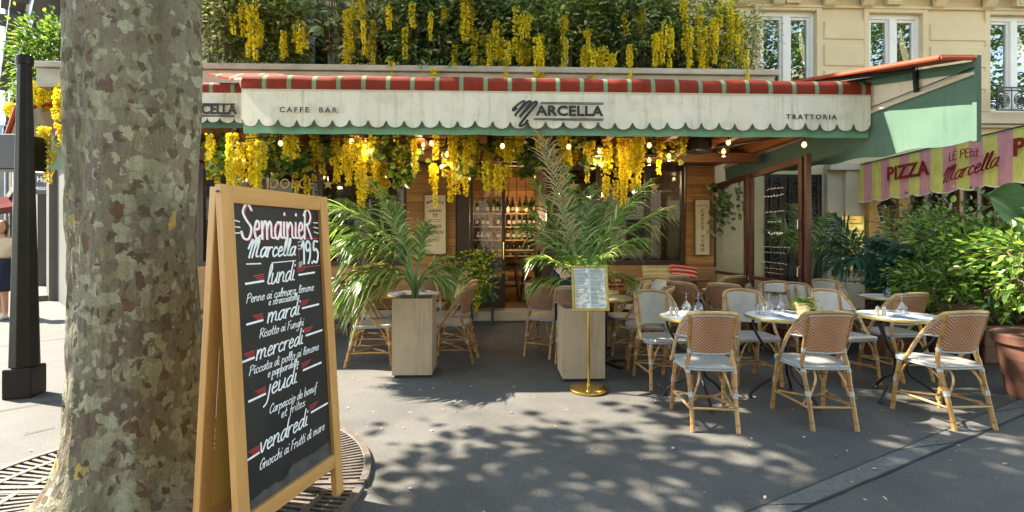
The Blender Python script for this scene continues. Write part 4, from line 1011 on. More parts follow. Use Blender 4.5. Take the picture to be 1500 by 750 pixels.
# ================================================================ FURNITURE
def make_chair():
    root = thing('bistro_chair', '', 'chair')
    def yb(z): return -.165 - .30 * (z - .44)
    A = 1.42
    def pos(u, z, off=0.0):
        a = u * A; w = (1 - math.cos(a)) / (1 - math.cos(A))
        x = .258 * math.sin(a) / math.sin(A) * (.88 + .12 * (z - .44) / .42)
        y = yb(z) * (1 - w) + (.03 - .30 * (z - .44) * .5) * w
        n = V((math.sin(a), -math.cos(a), 0))
        return V((x, y, z)) + n * off
    def zt(u):
        a = abs(u)
        if a < .5: return .862 - .022 * (a / .5) ** 2
        t = (a - .5) / .5; return .84 - .345 * t ** 1.25
    us = [-1 + 2 * i / 40 for i in range(41)]
    hoop = [pos(u, zt(u)) for u in us]
    hoop = [hoop[0] + V((-.004, .05, -.06))] + hoop + [hoop[-1] + V((.004, .05, -.06))]
    m_ = MB(); m_.tube(hoop, .0145, 8); m_.build('back_hoop', MT['cane_y'], root, smooth='auto')
    m_ = MB(); m_.tube([pos(u * .96, zt(u * .96) - .022, .004) for u in us], .0075, 6)
    def zb(u): return .545 if abs(u) < .47 else .665
    low = [u * .80 for u in us]
    m_.tube([pos(u, zb(u), .004) for u in low], .0075, 6); m_.build('back_piping', MT['pipe'], root, smooth=True)
    m_ = MB(); uu = [-.86 + 1.72 * i / 60 for i in range(61)]
    def sheet(off, mi):
        for i in range(60):
            u0, u1 = uu[i], uu[i + 1]; um = (u0 + u1) / 2; lo = zb(um)
            h0, h1 = zt(u0) - .015, zt(u1) - .015
            if min(h0, h1) <= lo + .005: continue
            k = 5; vs = []
            for u, h in ((u0, h0), (u1, h1)):
                for j in range(k): vs.append(pos(u, lo + (h - lo) * j / (k - 1), off))
            m_.add(vs, [(j, j + 1, k + j + 1, k + j) for j in range(k - 1)], mi)
    sheet(.006, 0); sheet(-.004, 1); m_.build('back_weave', [MT['w_out'], MT['w_in']], root, smooth=True)
    # seat
    def outline(s, k=44):
        out = []
        for i in range(k):
            t = 2 * math.pi * i / k; c, q = math.cos(t), math.sin(t)
            x = math.copysign(abs(c) ** .45, c); y = math.copysign(abs(q) ** .45, q)
            out.append((x * (.205 + .018 * y) * s, y * .205 * s + .005))
        return out
    m_ = MB(); o0, o1, o2 = outline(1), outline(.93), outline(.55); k = len(o0)
    vs = [(x, y, .425) for x, y in o0] + [(x, y, .447) for x, y in o0] + [(x, y, .456) for x, y in o1] + [(x, y, .452) for x, y in o2]
    fs = [tuple(range(k))[::-1], tuple(range(3 * k, 4 * k))]
    for r_ in range(3): fs += [(r_ * k + i, r_ * k + (i + 1) % k, (r_ + 1) * k + (i + 1) % k, (r_ + 1) * k + i) for i in range(k)]
    m_.add(vs, fs); so = m_.build('seat', MT['w_seat'], root, smooth='auto')
    m_ = MB()
    for z in (.428, .444): m_.tube([V((x * 1.015, y * 1.015, z)) for x, y in o0], .0085, 6, closed=True)
    m_.build('seat_piping', MT['pipe'], so, smooth=True)
    # legs, each with its binding and brace
    for s in (-1, 1):
        for front in (1, 0):
            if front: pts = [(s * .205, .205, 0), (s * .195, .18, .25), (s * .182, .155, .43)]
            else: pts = [(s * .158, -.285, 0), (s * .158, -.220, .25), (s * .166, -.165, .44), tuple(pos(s * .47, .56)), tuple(pos(s * .47, .70)), tuple(pos(s * .47, .835))]
            m_ = MB(); pp = arc(pts, 5); m_.tube(pp, [.0165 + .0012 * math.sin(i * 2.4) for i in range(len(pp))], 8)
            lg_ = m_.build('leg', MT['cane'], root, smooth='auto')
            a = V(pts[1]); m_ = MB(); up = (V(pts[2]) - a).normalized()
            m_.tube([a - up * .018, a + up * .018], .0195, 8); m_.build('binding', MT['wrap'], lg_, smooth='auto'); m_ = MB()
            b_ = V(pts[2]) - up * .03; m_.tube([b_ - up * .012, b_ + up * .012], .0195, 8)
            if not front: m_.build('binding', MT['wrap'], lg_, smooth='auto'); m_ = MB(); c_ = V(pts[3]); m_.tube([c_ - V((0, 0, .02)), c_ + V((0, 0, .012))], .0185, 8)
            m_.build('binding', MT['wrap'], lg_, smooth='auto')
            ys_ = 1 if front else -1
            m_ = MB(); m_.tube(arc([a + V((-s * .015, 0, -.02)), a + V((-s * .055, -ys_ * .0, .10)), V((s * .085, .17 if front else -.16, .425))], 6), .0085, 6)
            m_.tube(arc([a + V((0, -ys_ * .015, -.02)), a + V((-s * .004, -ys_ * .06, .10)), V((s * .18, .07 * ys_, .425))], 6), .0085, 6)
            m_.build('brace', MT['cane_y'], lg_, smooth=True)
    m_ = MB(); z = .15
    for s in (-1, 1): m_.tube(arc([(s * .199, .20, z), (s * .18, -.02, z + .004), (s * .158, -.25, z)], 4), .010, 6)
    m_.tube(arc([(-.196, .14, z + .016), (-.06, .02, z + .02), (0, .0, z + .02), (.06, .02, z + .02), (.196, .14, z + .016)], 5), .0095, 6)
    m_.tube(arc([(-.168, -.18, z + .016), (-.06, -.04, z + .03), (0, -.025, z + .03), (.06, -.04, z + .03), (.168, -.18, z + .016)], 5), .0095, 6)
    m_.tube([(-.160, -.252, z + .012), (.160, -.252, z + .012)], .009, 6)
    m_.build('stretcher', MT['cane_y'], root, smooth=True)
    return root
chair0 = make_chair(); used = [False]
def chair(x, y, rz, label, group):
    if used[0]: c = copy_tree(chair0)
    else: c = chair0; used[0] = True
    c.location = (x, y, 0); c.rotation_euler = (0, 0, rad(rz)); tag(c, label, 'chair', group)
    return c
GA, GB, GC, GD, GE = 'chairs nearest the open pavement with backs outward', 'chairs facing the street behind the near tables', 'chairs further in under the awning on the right', 'chairs around the left table', 'chairs behind the middle planter'
# rz turns the facing direction (+Y) counter-clockwise
chair(1.62, 3.80, -8, 'terracotta-backed cane chair nearest the brass menu stand, pulled out over the pavement', GA)
chair(2.47, 3.80, -3, 'terracotta-backed cane chair at the table with the fern pot', GA)
chair(3.47, 3.78, 2, 'terracotta-backed cane chair straddling the granite strip by the big clay pot', GA)
chair(1.60, 4.74, 188, 'ivory-fronted cane chair behind the near table with salt and pepper by the menu stand', GB)
chair(2.50, 4.80, 176, 'ivory-fronted cane chair across the table from the fern pot', GB)
chair(3.42, 4.78, 190, 'ivory-fronted cane chair beside the rightmost dressed table, facing the street', GB)
chair(4.06, 4.95, 4, 'terracotta-backed cane chair standing before the long brown planters', GB)
chair(2.42, 6.15, -50, 'dark terracotta chair turned toward the white-laid table, left one of the close pair', GC)
chair(2.82, 5.95, -38, 'dark terracotta chair turned toward the white-laid table, right one of the close pair', GC)
chair(2.62, 7.20, -12, 'terracotta cane chair at the bench tables before the red striped cushion', GC)
chair(3.35, 7.15, 12, 'terracotta cane chair in front of the glass screen', GC)
chair(3.32, 5.75, 150, 'ivory-fronted chair before the end post of the glass screen', GC)
chair(3.62, 5.55, 200, 'ivory-fronted chair just left of the widest pale chair by the pilaster', GC)
chair(4.15, 5.95, 178, 'wide pale chair standing before the foot of the stone pilaster', GC)
chair(1.66, 5.42, 78, 'pale-seated chair pulled up to the nearer green round table', GC)
chair(1.62, 6.05, 84, 'pale-seated chair pulled up to the farther green round table', GC)
chair(1.98, 6.85, 20, 'terracotta cane chair between the green tables and the yellow cushion', GC)
chair(2.02, 6.35, 150, 'small pale chair back showing over the farther green table', GC)
chair(-1.36, 5.62, -80, 'white-seated chair under the drooping palm fronds beside the left planter', GD)
chair(-1.45, 6.35, -88, 'white-seated chair behind the one under the palm fronds', GD)
chair(-2.35, 7.05, -10, 'terracotta cane chair right behind the edge of the chalkboard', GD)
chair(-.93, 7.15, 4, 'terracotta cane chair in front of the yellow striped cushion', GD)
chair(-.50, 5.72, 82, 'side-on terracotta chair at the right of the left planter', GD)
chair(-.52, 6.28, 88, 'second side-on chair tucked behind the one right of the left planter', GD)
chair(.62, 6.02, -28, 'terracotta cane chair left of the middle planter with the navy-clad sitter', GE)
chair(.92, 5.70, -20, 'terracotta cane chair half hidden behind the middle planter', GE)

def make_table(top, h, r, iron=True, name='cafe_table'):
    t = thing(name, '', 'table')
    m_ = MB(); m_.lathe([(0, h - .022), (r - .02, h - .022), (r - .006, h - .018), (r - .006, h - .002), (r - .012, h), (0, h)], 40); to = m_.build('tabletop', top, t, smooth='auto')
    m_ = MB(); m_.lathe([(r - .007, h - .022), (r + .002, h - .022), (r + .004, h - .012), (r + .003, h + .001), (r - .007, h + .001)], 40, caps=False); m_.build('rim', MT['brass_rim'] if top != MT['top_b'] else MT['beam'], to, smooth='auto')
    if iron:
        for k in range(3):
            a = k * 2.094 + .45; c, s = math.cos(a), math.sin(a)
            P = [(r * .80, h - .03), (r * .82, h - .10), (r * .55, h - .26), (r * .20, h * .50), (r * .22, h * .30), (r * .62, .12), (r * .86, .045), (r * .90, .018)]
            m_ = MB(); m_.tube(arc([(p * c, p * s, z) for p, z in P], 5), .0115, 8); lo_ = m_.build('leg', MT['black'], t, smooth=True)
            m_ = MB(); m_.lathe([(.02, 0), (.026, .006), (.02, .02), (.012, .03)], 10, (r * .90 * c, r * .90 * s, 0)); m_.build('foot', MT['black'], lo_, smooth='auto')
        m_ = MB(); m_.lathe([(.07, h * .49), (.085, h * .50), (.07, h * .51)], 16); m_.build('collar', MT['black'], t)
    else:
        m_ = MB(); m_.lathe([(.025, .03), (.025, h - .02)], 10); m_.lathe([(.11, h - .03), (.11, h - .022)], 14); m_.build('column', MT['black'], t, smooth='auto')
        for k in range(4):
            a = k * math.pi / 2 + .5; m_ = MB(); m_.bar((0, 0, .035), (.27 * math.cos(a), .27 * math.sin(a), .012), .05, .02); m_.build('leg', MT['black'], t)
    return t
TH = .725
tproto = make_table(MT['top_w'], TH, .325); tp = [False]
def table(x, y, rz, label, group, proto=None):
    if proto is None:
        proto = tproto
        c = copy_tree(proto) if tp[0] else proto; tp[0] = True
    else: c = proto
    c.location = (x, y, 0); c.rotation_euler = (0, 0, rad(rz)); tag(c, label, 'table', group); return c
TG = 'round tables dressed for lunch'
T1 = (1.75, 4.22); T2 = (2.52, 4.24); T3 = (3.52, 4.22); T4 = (3.02, 6.35); T5 = (4.55, 5.55); T6 = (-1.0, 6.1); T7 = (3.52, 6.2)
table(*T1, 0, 'white round table with brass rim nearest the menu stand', TG); table(*T2, 25, 'white round table carrying the fern pot', TG); table(*T3, 60, 'white round table with brass rim and glass ashtray', TG)
table(*T4, 10, 'white-laid round table in the shade beside the close pair of dark chairs', TG); table(*T5, 40, 'white-laid round table in front of the potted palms', TG); table(*T6, 15, 'white-laid round table behind the left planter', TG)
gt = make_table(MT['top_g'], .735, .30, False); table(1.22, 5.50, 0, 'green-topped round table right behind the menu stand', 'green round tables', gt)
g2 = copy_tree(gt); table(1.22, 6.12, 0, 'green-topped round table behind the other green one', 'green round tables', g2)
wb = make_table(MT['top_b'], .74, .30, False); table(2.45, 8.0, 0, 'brown-topped table in front of the red striped cushion', 'brown bench tables', wb)
for (x, y, lb) in ((3.15, 7.9, 'brown-topped table between the bench end and the glass screen'), (1.55, 7.9, 'brown-topped table in front of the bench with two tealights'), (T7[0], T7[1], 'small brown table behind the fern pot carrying a shaker'), (-1.05, 7.95, 'brown-topped table by the bench left of the door'), (-2.4, 7.95, 'brown-topped table by the bench behind the chalkboard')):
    table(x, y, 0, lb, 'brown bench tables', copy_tree(wb))

# ---- things on the tables
gproto = thing('wine_glass', '', 'glass')
m_ = MB(); m_.lathe([(.031, 0), (.038, .016), (.042, .038), (.036, .064), (.016, .086), (.0055, .098), (.0048, .148), (.008, .155), (.036, .160), (.036, .163), (.006, .165), (0, .165)], 20, caps=False); m_.build('goblet', MT['clear'], gproto, smooth='auto')
gu = [False]
def glass(x, y, z, label, group, s=1.0):
    c = copy_tree(gproto) if gu[0] else gproto; gu[0] = True
    c.location = (x, y, z); c.scale = (s, s, s); tag(c, label, 'glass', group)
def on(px, py, h=TH): p = gnd(px, py, h); return p.x, p.y
GG = 'upturned wine glasses on the tables'
T_ = TH + .0035
for (x, y, lb) in ((T1[0] - .045, T1[1] + .17, 'upturned wine glass left of its neighbour on the table nearest the menu stand'), (T1[0] + .06, T1[1] + .16, 'upturned wine glass right of its neighbour on the table nearest the menu stand'),
                   (T2[0] - .08, T2[1] + .12, 'upturned wine glass on the fern-pot table, farther from the fern'), (T2[0] + .02, T2[1] + .11, 'upturned wine glass on the fern-pot table, next to the fern'),
                   (T3[0] + .06, T3[1] + .05, 'lone upturned wine glass on the table with the ashtray'),
                   (T4[0] - .08, T4[1] + .1, 'upturned wine glass on the shaded table beside the dark chairs'), (T4[0] + .24, T4[1] - .05, 'upturned wine glass at the right edge of the shaded table'),
                   (T5[0] - .02, T5[1] + .05, 'left upturned wine glass on the table before the palms'), (T5[0] + .18, T5[1] + .0, 'right upturned wine glass on the table before the palms')):
    glass(x, y, T_, lb, GG, 1.12)
def sheet_on(x, y, rz, w, d, m, name, label, cat, group, z=TH + .0015):
    mb = MB(); mb.grid(lambda u, v: (u * w, v * d, .002 * math.sin(u * 6) * math.cos(v * 5) + .002), [-.5 + i / 8 for i in range(9)], [-.5 + i / 8 for i in range(9)])
    o = mb.build(name, m, smooth=True, loc=(x, y, z), rot=(0, 0, rad(rz))); tag(o, label, cat, group); return o
tops = [(T1, 'the table nearest the menu stand'), (T2, 'the fern-pot table'), (T3, 'the table with the ashtray'), (T4, 'the shaded table by the dark chairs'), (T5, 'the table before the palms'), (T6, 'the table behind the left planter')]
for (tx, ty), nm in tops:
    for s, side in ((-1, 'street side'), (1, 'facade side')):
        sheet_on(tx + .02 * s, ty + .15 * s, 4 * s, .34, .24, MT['paper'], 'placemat', 'white placemat on the %s of %s' % (side, nm), 'placemat', 'paper placemats')
        sheet_on(tx + .10 * s, ty + .145 * s, 14, .10, .19, MT['napkin'], 'napkin', 'blue napkin on the %s of %s' % (side, nm), 'napkin', 'blue napkins', TH + .0065)
        f_ = MB()
        for k in (0, 1):
            x0 = .02 * k; f_.span((x0 - .003, -.09, 0), (x0 + .003, .03, .003)); f_.span((x0 - .008, .03, 0), (x0 + .008, .085, .003))
        o = f_.build('cutlery', MT['steel'], loc=(tx + .09 * s, ty + .145 * s, TH + .0115), rot=(0, 0, rad(14))); tag(o, 'knife and fork on the %s of %s' % (side, nm), 'cutlery', 'sets of cutlery')
shp = thing('shaker', '', 'shaker'); m_ = MB(); m_.lathe([(.017, 0), (.018, .004), (.015, .055), (.0155, .06)], 12); m_.build('glass_body', MT['labelp'], shp, smooth='auto')
m_ = MB(); m_.lathe([(.0165, .058), (.016, .072), (.006, .082), (0, .083)], 12); m_.build('cap', MT['steel'], shp, smooth='auto'); su = [False]
def shaker(x, y, lb):
    c = copy_tree(shp) if su[0] else shp; su[0] = True; c.location = (x, y, T_); tag(c, lb, 'shaker', 'salt and pepper shakers')
shaker(T1[0] - .235, T1[1] + .02, 'left one of the shaker pair on the table nearest the menu stand'); shaker(T1[0] - .195, T1[1] - .0, 'right one of the shaker pair on the table nearest the menu stand')
shaker(T3[0] - .215, T3[1] - .02, 'left one of the shaker pair on the table with the ashtray'); shaker(T3[0] - .165, T3[1] - .03, 'right one of the shaker pair on the table with the ashtray')
shaker(T7[0] - .09, T7[1], 'shaker on the small brown table behind the fern pot')
tm = MB(); tm.lathe([(.030, 0), (.036, .0), (.040, .095), (.037, .095), (.033, .006), (0, .006)], 16)
o = tm.build('tumbler', MT['clear'], smooth='auto', loc=(T2[0] - .22, T2[1] + .01, T_)); tag(o, 'clear tumbler at the left edge of the fern-pot table', 'glass')
am = MB(); am.lathe([(.05, 0), (.055, .004), (.055, .03), (.047, .03), (.042, .008), (0, .008)], 20); o = am.build('ashtray', MT['clear'], smooth='auto', loc=(T3[0] - .075, T3[1] - .10, T_)); tag(o, 'low glass ashtray beside the shakers', 'ashtray')
fp = thing('fern_pot', 'small bright green fern in a pale clay pot on the middle near table', 'pot plant', (T2[0] + .165, T2[1] + .02, T_))
m_ = MB(); m_.lathe([(.045, 0), (.06, .085), (.066, .09), (.066, .105), (.056, .105), (.05, .09), (0, .09)], 20); m_.build('pot', MT['clay'], fp, smooth='auto')
m_ = MB()
for k in range(46):
    a = R.uniform(0, 6.283); L = R.uniform(.07, .13); e = R.uniform(.2, 1.3)
    P = [V((0, 0, .09)) + V((math.cos(a) * L * t * math.cos(e * (1 - .4 * t)), math.sin(a) * L * t * math.cos(e * (1 - .4 * t)), L * t * math.sin(e) - .05 * t * t)) for t in (0, .25, .5, .75, 1)]
    for i in range(1, 5):
        d = P[i] - P[i - 1]
        for s in (-1, 1): m_.leaf(P[i], (d + d.cross(V((0, 0, 1))) * s * 1.4), V((0, 0, 1)), .030, .013)
m_.build('fronds', MT['lf_gloss'], fp)

# ---- benches and cushions along the front
for (xa, xb, lb) in ((sx(812), sx(1046), 'long wooden bench under the right windows'), (-3.3, sx(672), 'long wooden bench under the left windows')):
    b = thing('bench', lb, 'bench', ((xa + xb) / 2, 8.42, 0)); L = xb - xa
    m_ = MB(); m_.span((-L / 2, -.22, .40), (L / 2, .20, .45)); m_.build('seat', MT['bench'], b, bevel=.006)
    m_ = MB(); m_.span((-L / 2, .18, .452), (L / 2, .22, .88)); m_.build('backrest', MT['bench'], b, bevel=.02)
    for k in range(4):
        X = -L / 2 + .06 + (L - .12) * k / 3; m_ = MB(); m_.span((X - .03, -.20, 0), (X + .03, -.14, .399)); m_.build('leg', MT['bench'], b)
def cushion(px, py, Y, w, h, m, lb, tilt=18, rz=0, roll=0):
    c = at(px, py, Y); mb = MB()
    def f(u, v, s):
        e = max(0, (1 - abs(u) ** 2.6) * (1 - abs(v) ** 2.6)) ** .5
        return (u * w / 2 * (1 - .06 * (1 - abs(v)) ** 2 * 0 - .05 * abs(v) ** 0), s * .075 * e, v * h / 2)
    r_ = [-1 + i / 7 for i in range(15)]
    mb.grid(lambda u, v: f(u, v, -1), r_, r_); mb.grid(lambda u, v: f(u, v, 1), r_, r_[::-1])
    o = mb.build('cushion', m, smooth=True, loc=c, rot=(rad(-tilt), rad(roll), rad(rz))); tag(o, lb, 'cushion', 'striped cushions on the benches')
cushion(964, 411, 8.25, .52, .52, MT['cushion_yz'], 'yellow and white striped cushion beside the red one'); cushion(1001, 413, 8.12, .46, .60, MT['cushion_r'], 'red striped cushion leaning on the bench', 25, -12, 6)
cushion(690, 420, 8.0, .48, .48, MT['cushion_y'], 'yellow and white striped cushion left of the door', 14, 8, 14)
cushion(900, 414, 8.3, .34, .16, MT['cushion_r'], 'flat red cushion seen past the menu stand', 10)
# ---- blue stand with flowers by the door
bs = thing('plant_stand', 'blue painted wooden stand by the door', 'stand', (at(706, 0, 8.15).x, 8.15, 0))
m_ = MB(); m_.span((-.20, -.16, .35), (.20, .16, 1.02)); m_.build('box', MT['blue_wood'], bs, bevel=.008)
m_ = MB(); m_.span((-.22, -.18, 1.022), (.22, .18, 1.06)); m_.build('top', MT['blue_wood'], bs, bevel=.006)
for dx in (-1, 1):
    for dy in (-1, 1):
        m_ = MB(); m_.tube([(dx * .17, dy * .13, 0), (dx * .17, dy * .13, .35)], .022, 8); m_.build('leg', MT['sign_d'], bs)

# ---------------------------------------------------------------- planters with kentia palms
def frond(L, lift, droop, n, LL, W, rnd, dry=False):
    mb = MB(); pts = []
    for i in range(n + 1):
        t = i / n; pts.append(V((L * (t - .18 * t * t * droop), 0, lift * L * t - droop * L * .75 * t * t)))
    mb.tube(pts, [.008 * (1 - .75 * i / n) for i in range(n + 1)], 5, 1)
    for i in range(2, n + 1):
        t = i / n; d = (pts[i] - pts[i - 1]).normalized(); up = V((0, 0, 1)) - d * d.z; up.normalize(); side = d.cross(up)
        ln = LL * (math.sin(math.pi * min(1, t * .80 + .14)) ** .8) * rnd.uniform(.85, 1.1)
        for s in (-1, 1):
            if rnd.random() < .04: continue
            dr = (side * s * (.72 + rnd.uniform(-.15, .15)) + d * (.85 + .4 * t + rnd.uniform(-.15, .15)) + up * rnd.uniform(-.05, .35)).normalized(); q = dr.cross(d).normalized()
            if q.z < 0: q = -q
            wv = dr.cross(q).normalized(); P = []; g_ = rnd.uniform(.25, 1.0)
            for j in range(4):
                a = j / 3; P.append(pts[i] + dr * ln * a - V((0, 0, 1)) * g_ * ln * a * a)
            ww = [.55, 1, .8, .04]; vs = []
            for j in range(4):
                vs += [P[j] - wv * W * .5 * ww[j], P[j] + q * W * .10 * ww[j], P[j] + wv * W * .5 * ww[j]]
            fs = []
            for j in range(3): fs += [(j * 3, j * 3 + 1, j * 3 + 4, j * 3 + 3), (j * 3 + 1, j * 3 + 2, j * 3 + 5, j * 3 + 4)]
            mb.add(vs, fs)
    return mb
def palm(label, loc, specs, seed, mats=('lf_palm', 'stemg'), stems=6, stem_h=.35, W=.028, group=None, trunk=None):
    rnd = random.Random(seed); t = thing('palm', label, 'palm', loc, 0, group)
    if trunk:
        m_ = MB(); r_, h_ = trunk
        m_.lathe([(r_ * (1.1 + .18 * (i % 2)), h_ * i / 14) for i in range(15)], 14); m_.build('trunk', MT['fibre'], t)
    for (az_, L, lift, droop, LL, base, m2) in specs:
        mb = frond(L, lift, droop, 36, LL * 1.30, W * .78, rnd)
        b = V((math.cos(az_) * .03, math.sin(az_) * .03, 0)); top = V((math.cos(az_) * .10, math.sin(az_) * .10, base))
        mb.tube(arc([b - V((0, 0, .03)), b + V((0, 0, base * .5)), top], 4), [.013] * 9, 6, 1) if base > .05 else None
        # turn the frond body to its heading (points after the stalk were added stay upright)
        nst = 9 * 6 if base > .05 else 0; M = Matrix.Rotation(az_, 3, 'Z'); k = len(mb.v) - nst
        mb.v = [tuple(M @ V(p) + top) for p in mb.v[:k]] + mb.v[k:]
        mb.build('frond', [MT[m2 or mats[0]], MT[mats[1]]], t, smooth=False)
    return t
def planter(label, x, y, w, d, h):
    t = thing('planter', label, 'planter', (x, y, 0)); m_ = MB(); th = .025
    m_.span((-w / 2, -d / 2, .03), (w / 2, -d / 2 + th, h)); m_.span((-w / 2, d / 2 - th, .03), (w / 2, d / 2, h)); m_.span((-w / 2, -d / 2 + th, .03), (-w / 2 + th, d / 2 - th, h)); m_.span((w / 2 - th, -d / 2 + th, .03), (w / 2, d / 2 - th, h))
    m_.build('box', MT['pot_stone'], t, bevel=.004)
    m_ = MB(); m_.span((-w / 2 + .02, -d / 2 + .02, 0), (w / 2 - .02, d / 2 - .02, .08)); m_.build('plinth', MT['joint'], t)
    m_ = MB(); m_.grid(lambda u, v: (u, v, h - .045 + .012 * noise.noise(V((u * 12, v * 12, 3)))), [-w / 2 + th + (w - 2 * th) * i / 8 for i in range(9)], [-d / 2 + th + (d - 2 * th) * i / 8 for i in range(9)]); m_.build('soil', MT['soil'], t)
    return t
la, lb_ = gnd(575, 553), gnd(632, 556)
PLw = lb_.x - la.x; PLx, PLy = (la.x + lb_.x) / 2, (la.y + lb_.y) / 2 + .20
PLh = at(600, 437, la.y).z
planter('stone-coloured box planter beside the left tables', PLx, PLy, PLw, .39, PLh)
ca, cb = gnd(824, 560), gnd(887, 560)
PCx, PCy, PCw = (ca.x + cb.x) / 2, ca.y + .20, cb.x - ca.x; PCh = at(855, 452, ca.y).z
planter('stone-coloured box planter behind the brass menu stand', PCx, PCy, PCw, .40, PCh)
r2 = random.Random(3)
def sp(azd, L, lift, droop, LL, base, m=None): return (rad(azd), L, lift, droop, LL, base, m)
palm('drooping kentia palm growing in the left planter', (PLx, PLy, PLh - .05),
     [sp(182, .88, .95, .66, .36, .40), sp(165, .80, 1.25, .62, .36, .44), sp(140, .72, 1.6, .55, .34, .46), sp(192, .95, .62, .68, .36, .38), sp(205, .80, .35, .62, .36, .30), sp(222, .66, .45, .66, .34, .26), sp(195, .84, 1.2, .78, .36, .46), sp(125, .60, 1.6, .55, .30, .42), sp(215, .70, .9, .7, .34, .38),
      sp(5, .34, .7, .62, .24, .26), sp(-25, .34, .5, .66, .24, .22), sp(35, .36, .9, .66, .24, .30), sp(85, .42, 1.5, .5, .26, .36), sp(188, .70, .02, .45, .34, .28), sp(210, .62, -.02, .5, .32, .24), sp(172, .60, .5, .7, .32, .30, 'lf_dry')], 21)
palm('tall kentia palm growing in the middle planter', (PCx, PCy, PCh - .05),
     [sp(95, .62, 2.0, .25, .34, .46), sp(70, .62, 1.7, .42, .34, .46), sp(130, .62, 1.8, .40, .34, .46), sp(25, .74, 1.35, .50, .34, .46), sp(0, .88, 1.0, .48, .34, .48), sp(160, .60, 1.2, .62, .32, .44), sp(195, .46, .8, .62, .28, .38), sp(-25, .56, 1.0, .60, .30, .42),
      sp(50, .62, 1.5, .5, .32, .44), sp(150, .56, 1.5, .5, .30, .44), sp(112, .88, 2.3, .55, .32, .58, 'lf_dry'), sp(122, .70, 2.5, .45, .30, .56, 'lf_dry'), sp(250, .34, 1.1, .6, .22, .34), sp(-70, .36, 1.0, .6, .22, .36), sp(185, .42, .35, .55, .24, .30), sp(5, .48, .45, .6, .26, .32), sp(15, .80, 1.55, .66, .32, .5)], 22)

# ---------------------------------------------------------------- brass menu stand
mp = gnd(862, 572)
ms = thing('menu_stand', 'brass menu stand with framed menu sheet on a round foot', 'menu stand', (mp.x, mp.y, 0), rad(-3))
m_ = MB(); m_.lathe([(0, 0), (.175, 0), (.18, .006), (.18, .022), (.17, .03), (.03, .034), (0, .034)], 40); m_.build('foot', MT['brass'], ms, smooth='auto')
zb_ = at(862, 452, mp.y).z; zt2 = at(862, 391, mp.y).z
m_ = MB(); m_.tube([(0, 0, .03), (0, 0, zb_ + .04)], .014, 12); m_.build('pole', MT['brass'], ms, smooth='auto')
W2, H2, TL = .33, .42, rad(-17)
MM = Matrix.Rotation(TL, 3, 'X'); org = V((.01, -.035, (zb_ + zt2) / 2))
def pp2(x, z, y=0): return MM @ V((x, y, z)) + org
m_ = MB()
for (xa, xb, za, zb2) in ((-W2 / 2, W2 / 2, H2 / 2 - .02, H2 / 2), (-W2 / 2, W2 / 2, -H2 / 2, -H2 / 2 + .02), (-W2 / 2, -W2 / 2 + .02, -H2 / 2 + .02, H2 / 2 - .02), (W2 / 2 - .02, W2 / 2, -H2 / 2 + .02, H2 / 2 - .02)):
    m_.box(pp2((xa + xb) / 2, (za + zb2) / 2), (xb - xa, .022, zb2 - za), M=MM)
m_.box(pp2(0, 0, .008), (W2 - .02, .006, H2 - .02), M=MM); m_.build('frame', MT['brass'], ms, bevel=.003)
m_ = MB(); m_.add([pp2(-.14, -.185, -.004), pp2(.14, -.185, -.004), pp2(.14, .185, -.004), pp2(-.14, .185, -.004)], [(0, 1, 2, 3)]); mo = m_.build('menu_sheet', MT['paper'], ms)
m_ = MB(); rr = random.Random(9)
plm = lambda x, z, l: pp2(x, z, -.0052 - l)
for col in (-.132, .008):
    z = .165
    while z > -.175:
        x = col; end = col + rr.uniform(.07, .118)
        while x < end:
            l_ = rr.uniform(.008, .025); ribbon(m_, [(x, z), (x + l_, z)], .0032, plm); x += l_ + .006
        z -= .013 if rr.random() > .15 else .024
m_.build('menu_text', MT['sign_d'], mo)
m_ = MB(); m_.add([pp2(-.145, -.19, -.0105), pp2(.145, -.19, -.0105), pp2(.145, .19, -.0105), pp2(-.145, .19, -.0105)], [(0, 1, 2, 3)]); m_.build('glazing', MT['clear'], ms)

# ---------------------------------------------------------------- chalkboard A-frame
cA, cB = V((-1.10, 2.06, 0)), V((-.89, 2.76, 0))
cd = (cB - cA); CW = cd.length * .97; cang = math.atan2(cd.y, cd.x)
cb_ = thing('chalkboard', 'tall wooden A-frame chalkboard with the handwritten weekly menu', 'chalkboard', ((cA + cB) / 2 + V((-.05, .015, 0))), cang)
# local x runs along the board from the near post to the far one; the written face looks to local -y
H_ = 1.62; LEAN = .105
def face(x, z, off=0.0): return V((x, -LEAN * (1 - z / H_) - .012 - off, z))
m_ = MB(); w5 = .062
for s in (-1, 1):
    X = s * (CW / 2 - w5 / 2)
    m_ = MB(); m_.bar(face(X, 0, -.0), face(X, H_), w5, .034, up=(0, -1, 0)); m_.build('post', MT['oak'], cb_, bevel=.004)
    m_ = MB(); b0, b1 = face(X, 0), face(X, H_); m_.bar((X, -b0.y, 0), (X, -b1.y, H_ - .01), w5, .034, up=(0, 1, 0)); m_.build('back_post', MT['oak'], cb_, bevel=.004)
iw = CW - 2 * w5
for z0, z1 in ((H_ - .075, H_ - .0), (.18, .25)):
    m_ = MB(); m_.bar(face(0, (z0 + z1) / 2) - V((iw / 2, 0, 0)), face(0, (z0 + z1) / 2) + V((iw / 2, 0, 0)), .032, z1 - z0); m_.build('rail', MT['oak_x'], cb_, bevel=.004)
    m_ = MB(); q = face(0, (z0 + z1) / 2); m_.bar(V((-iw / 2, -q.y, q.z)), V((iw / 2, -q.y, q.z)), .032, z1 - z0); m_.build('back_rail', MT['oak_x'], cb_, bevel=.004)
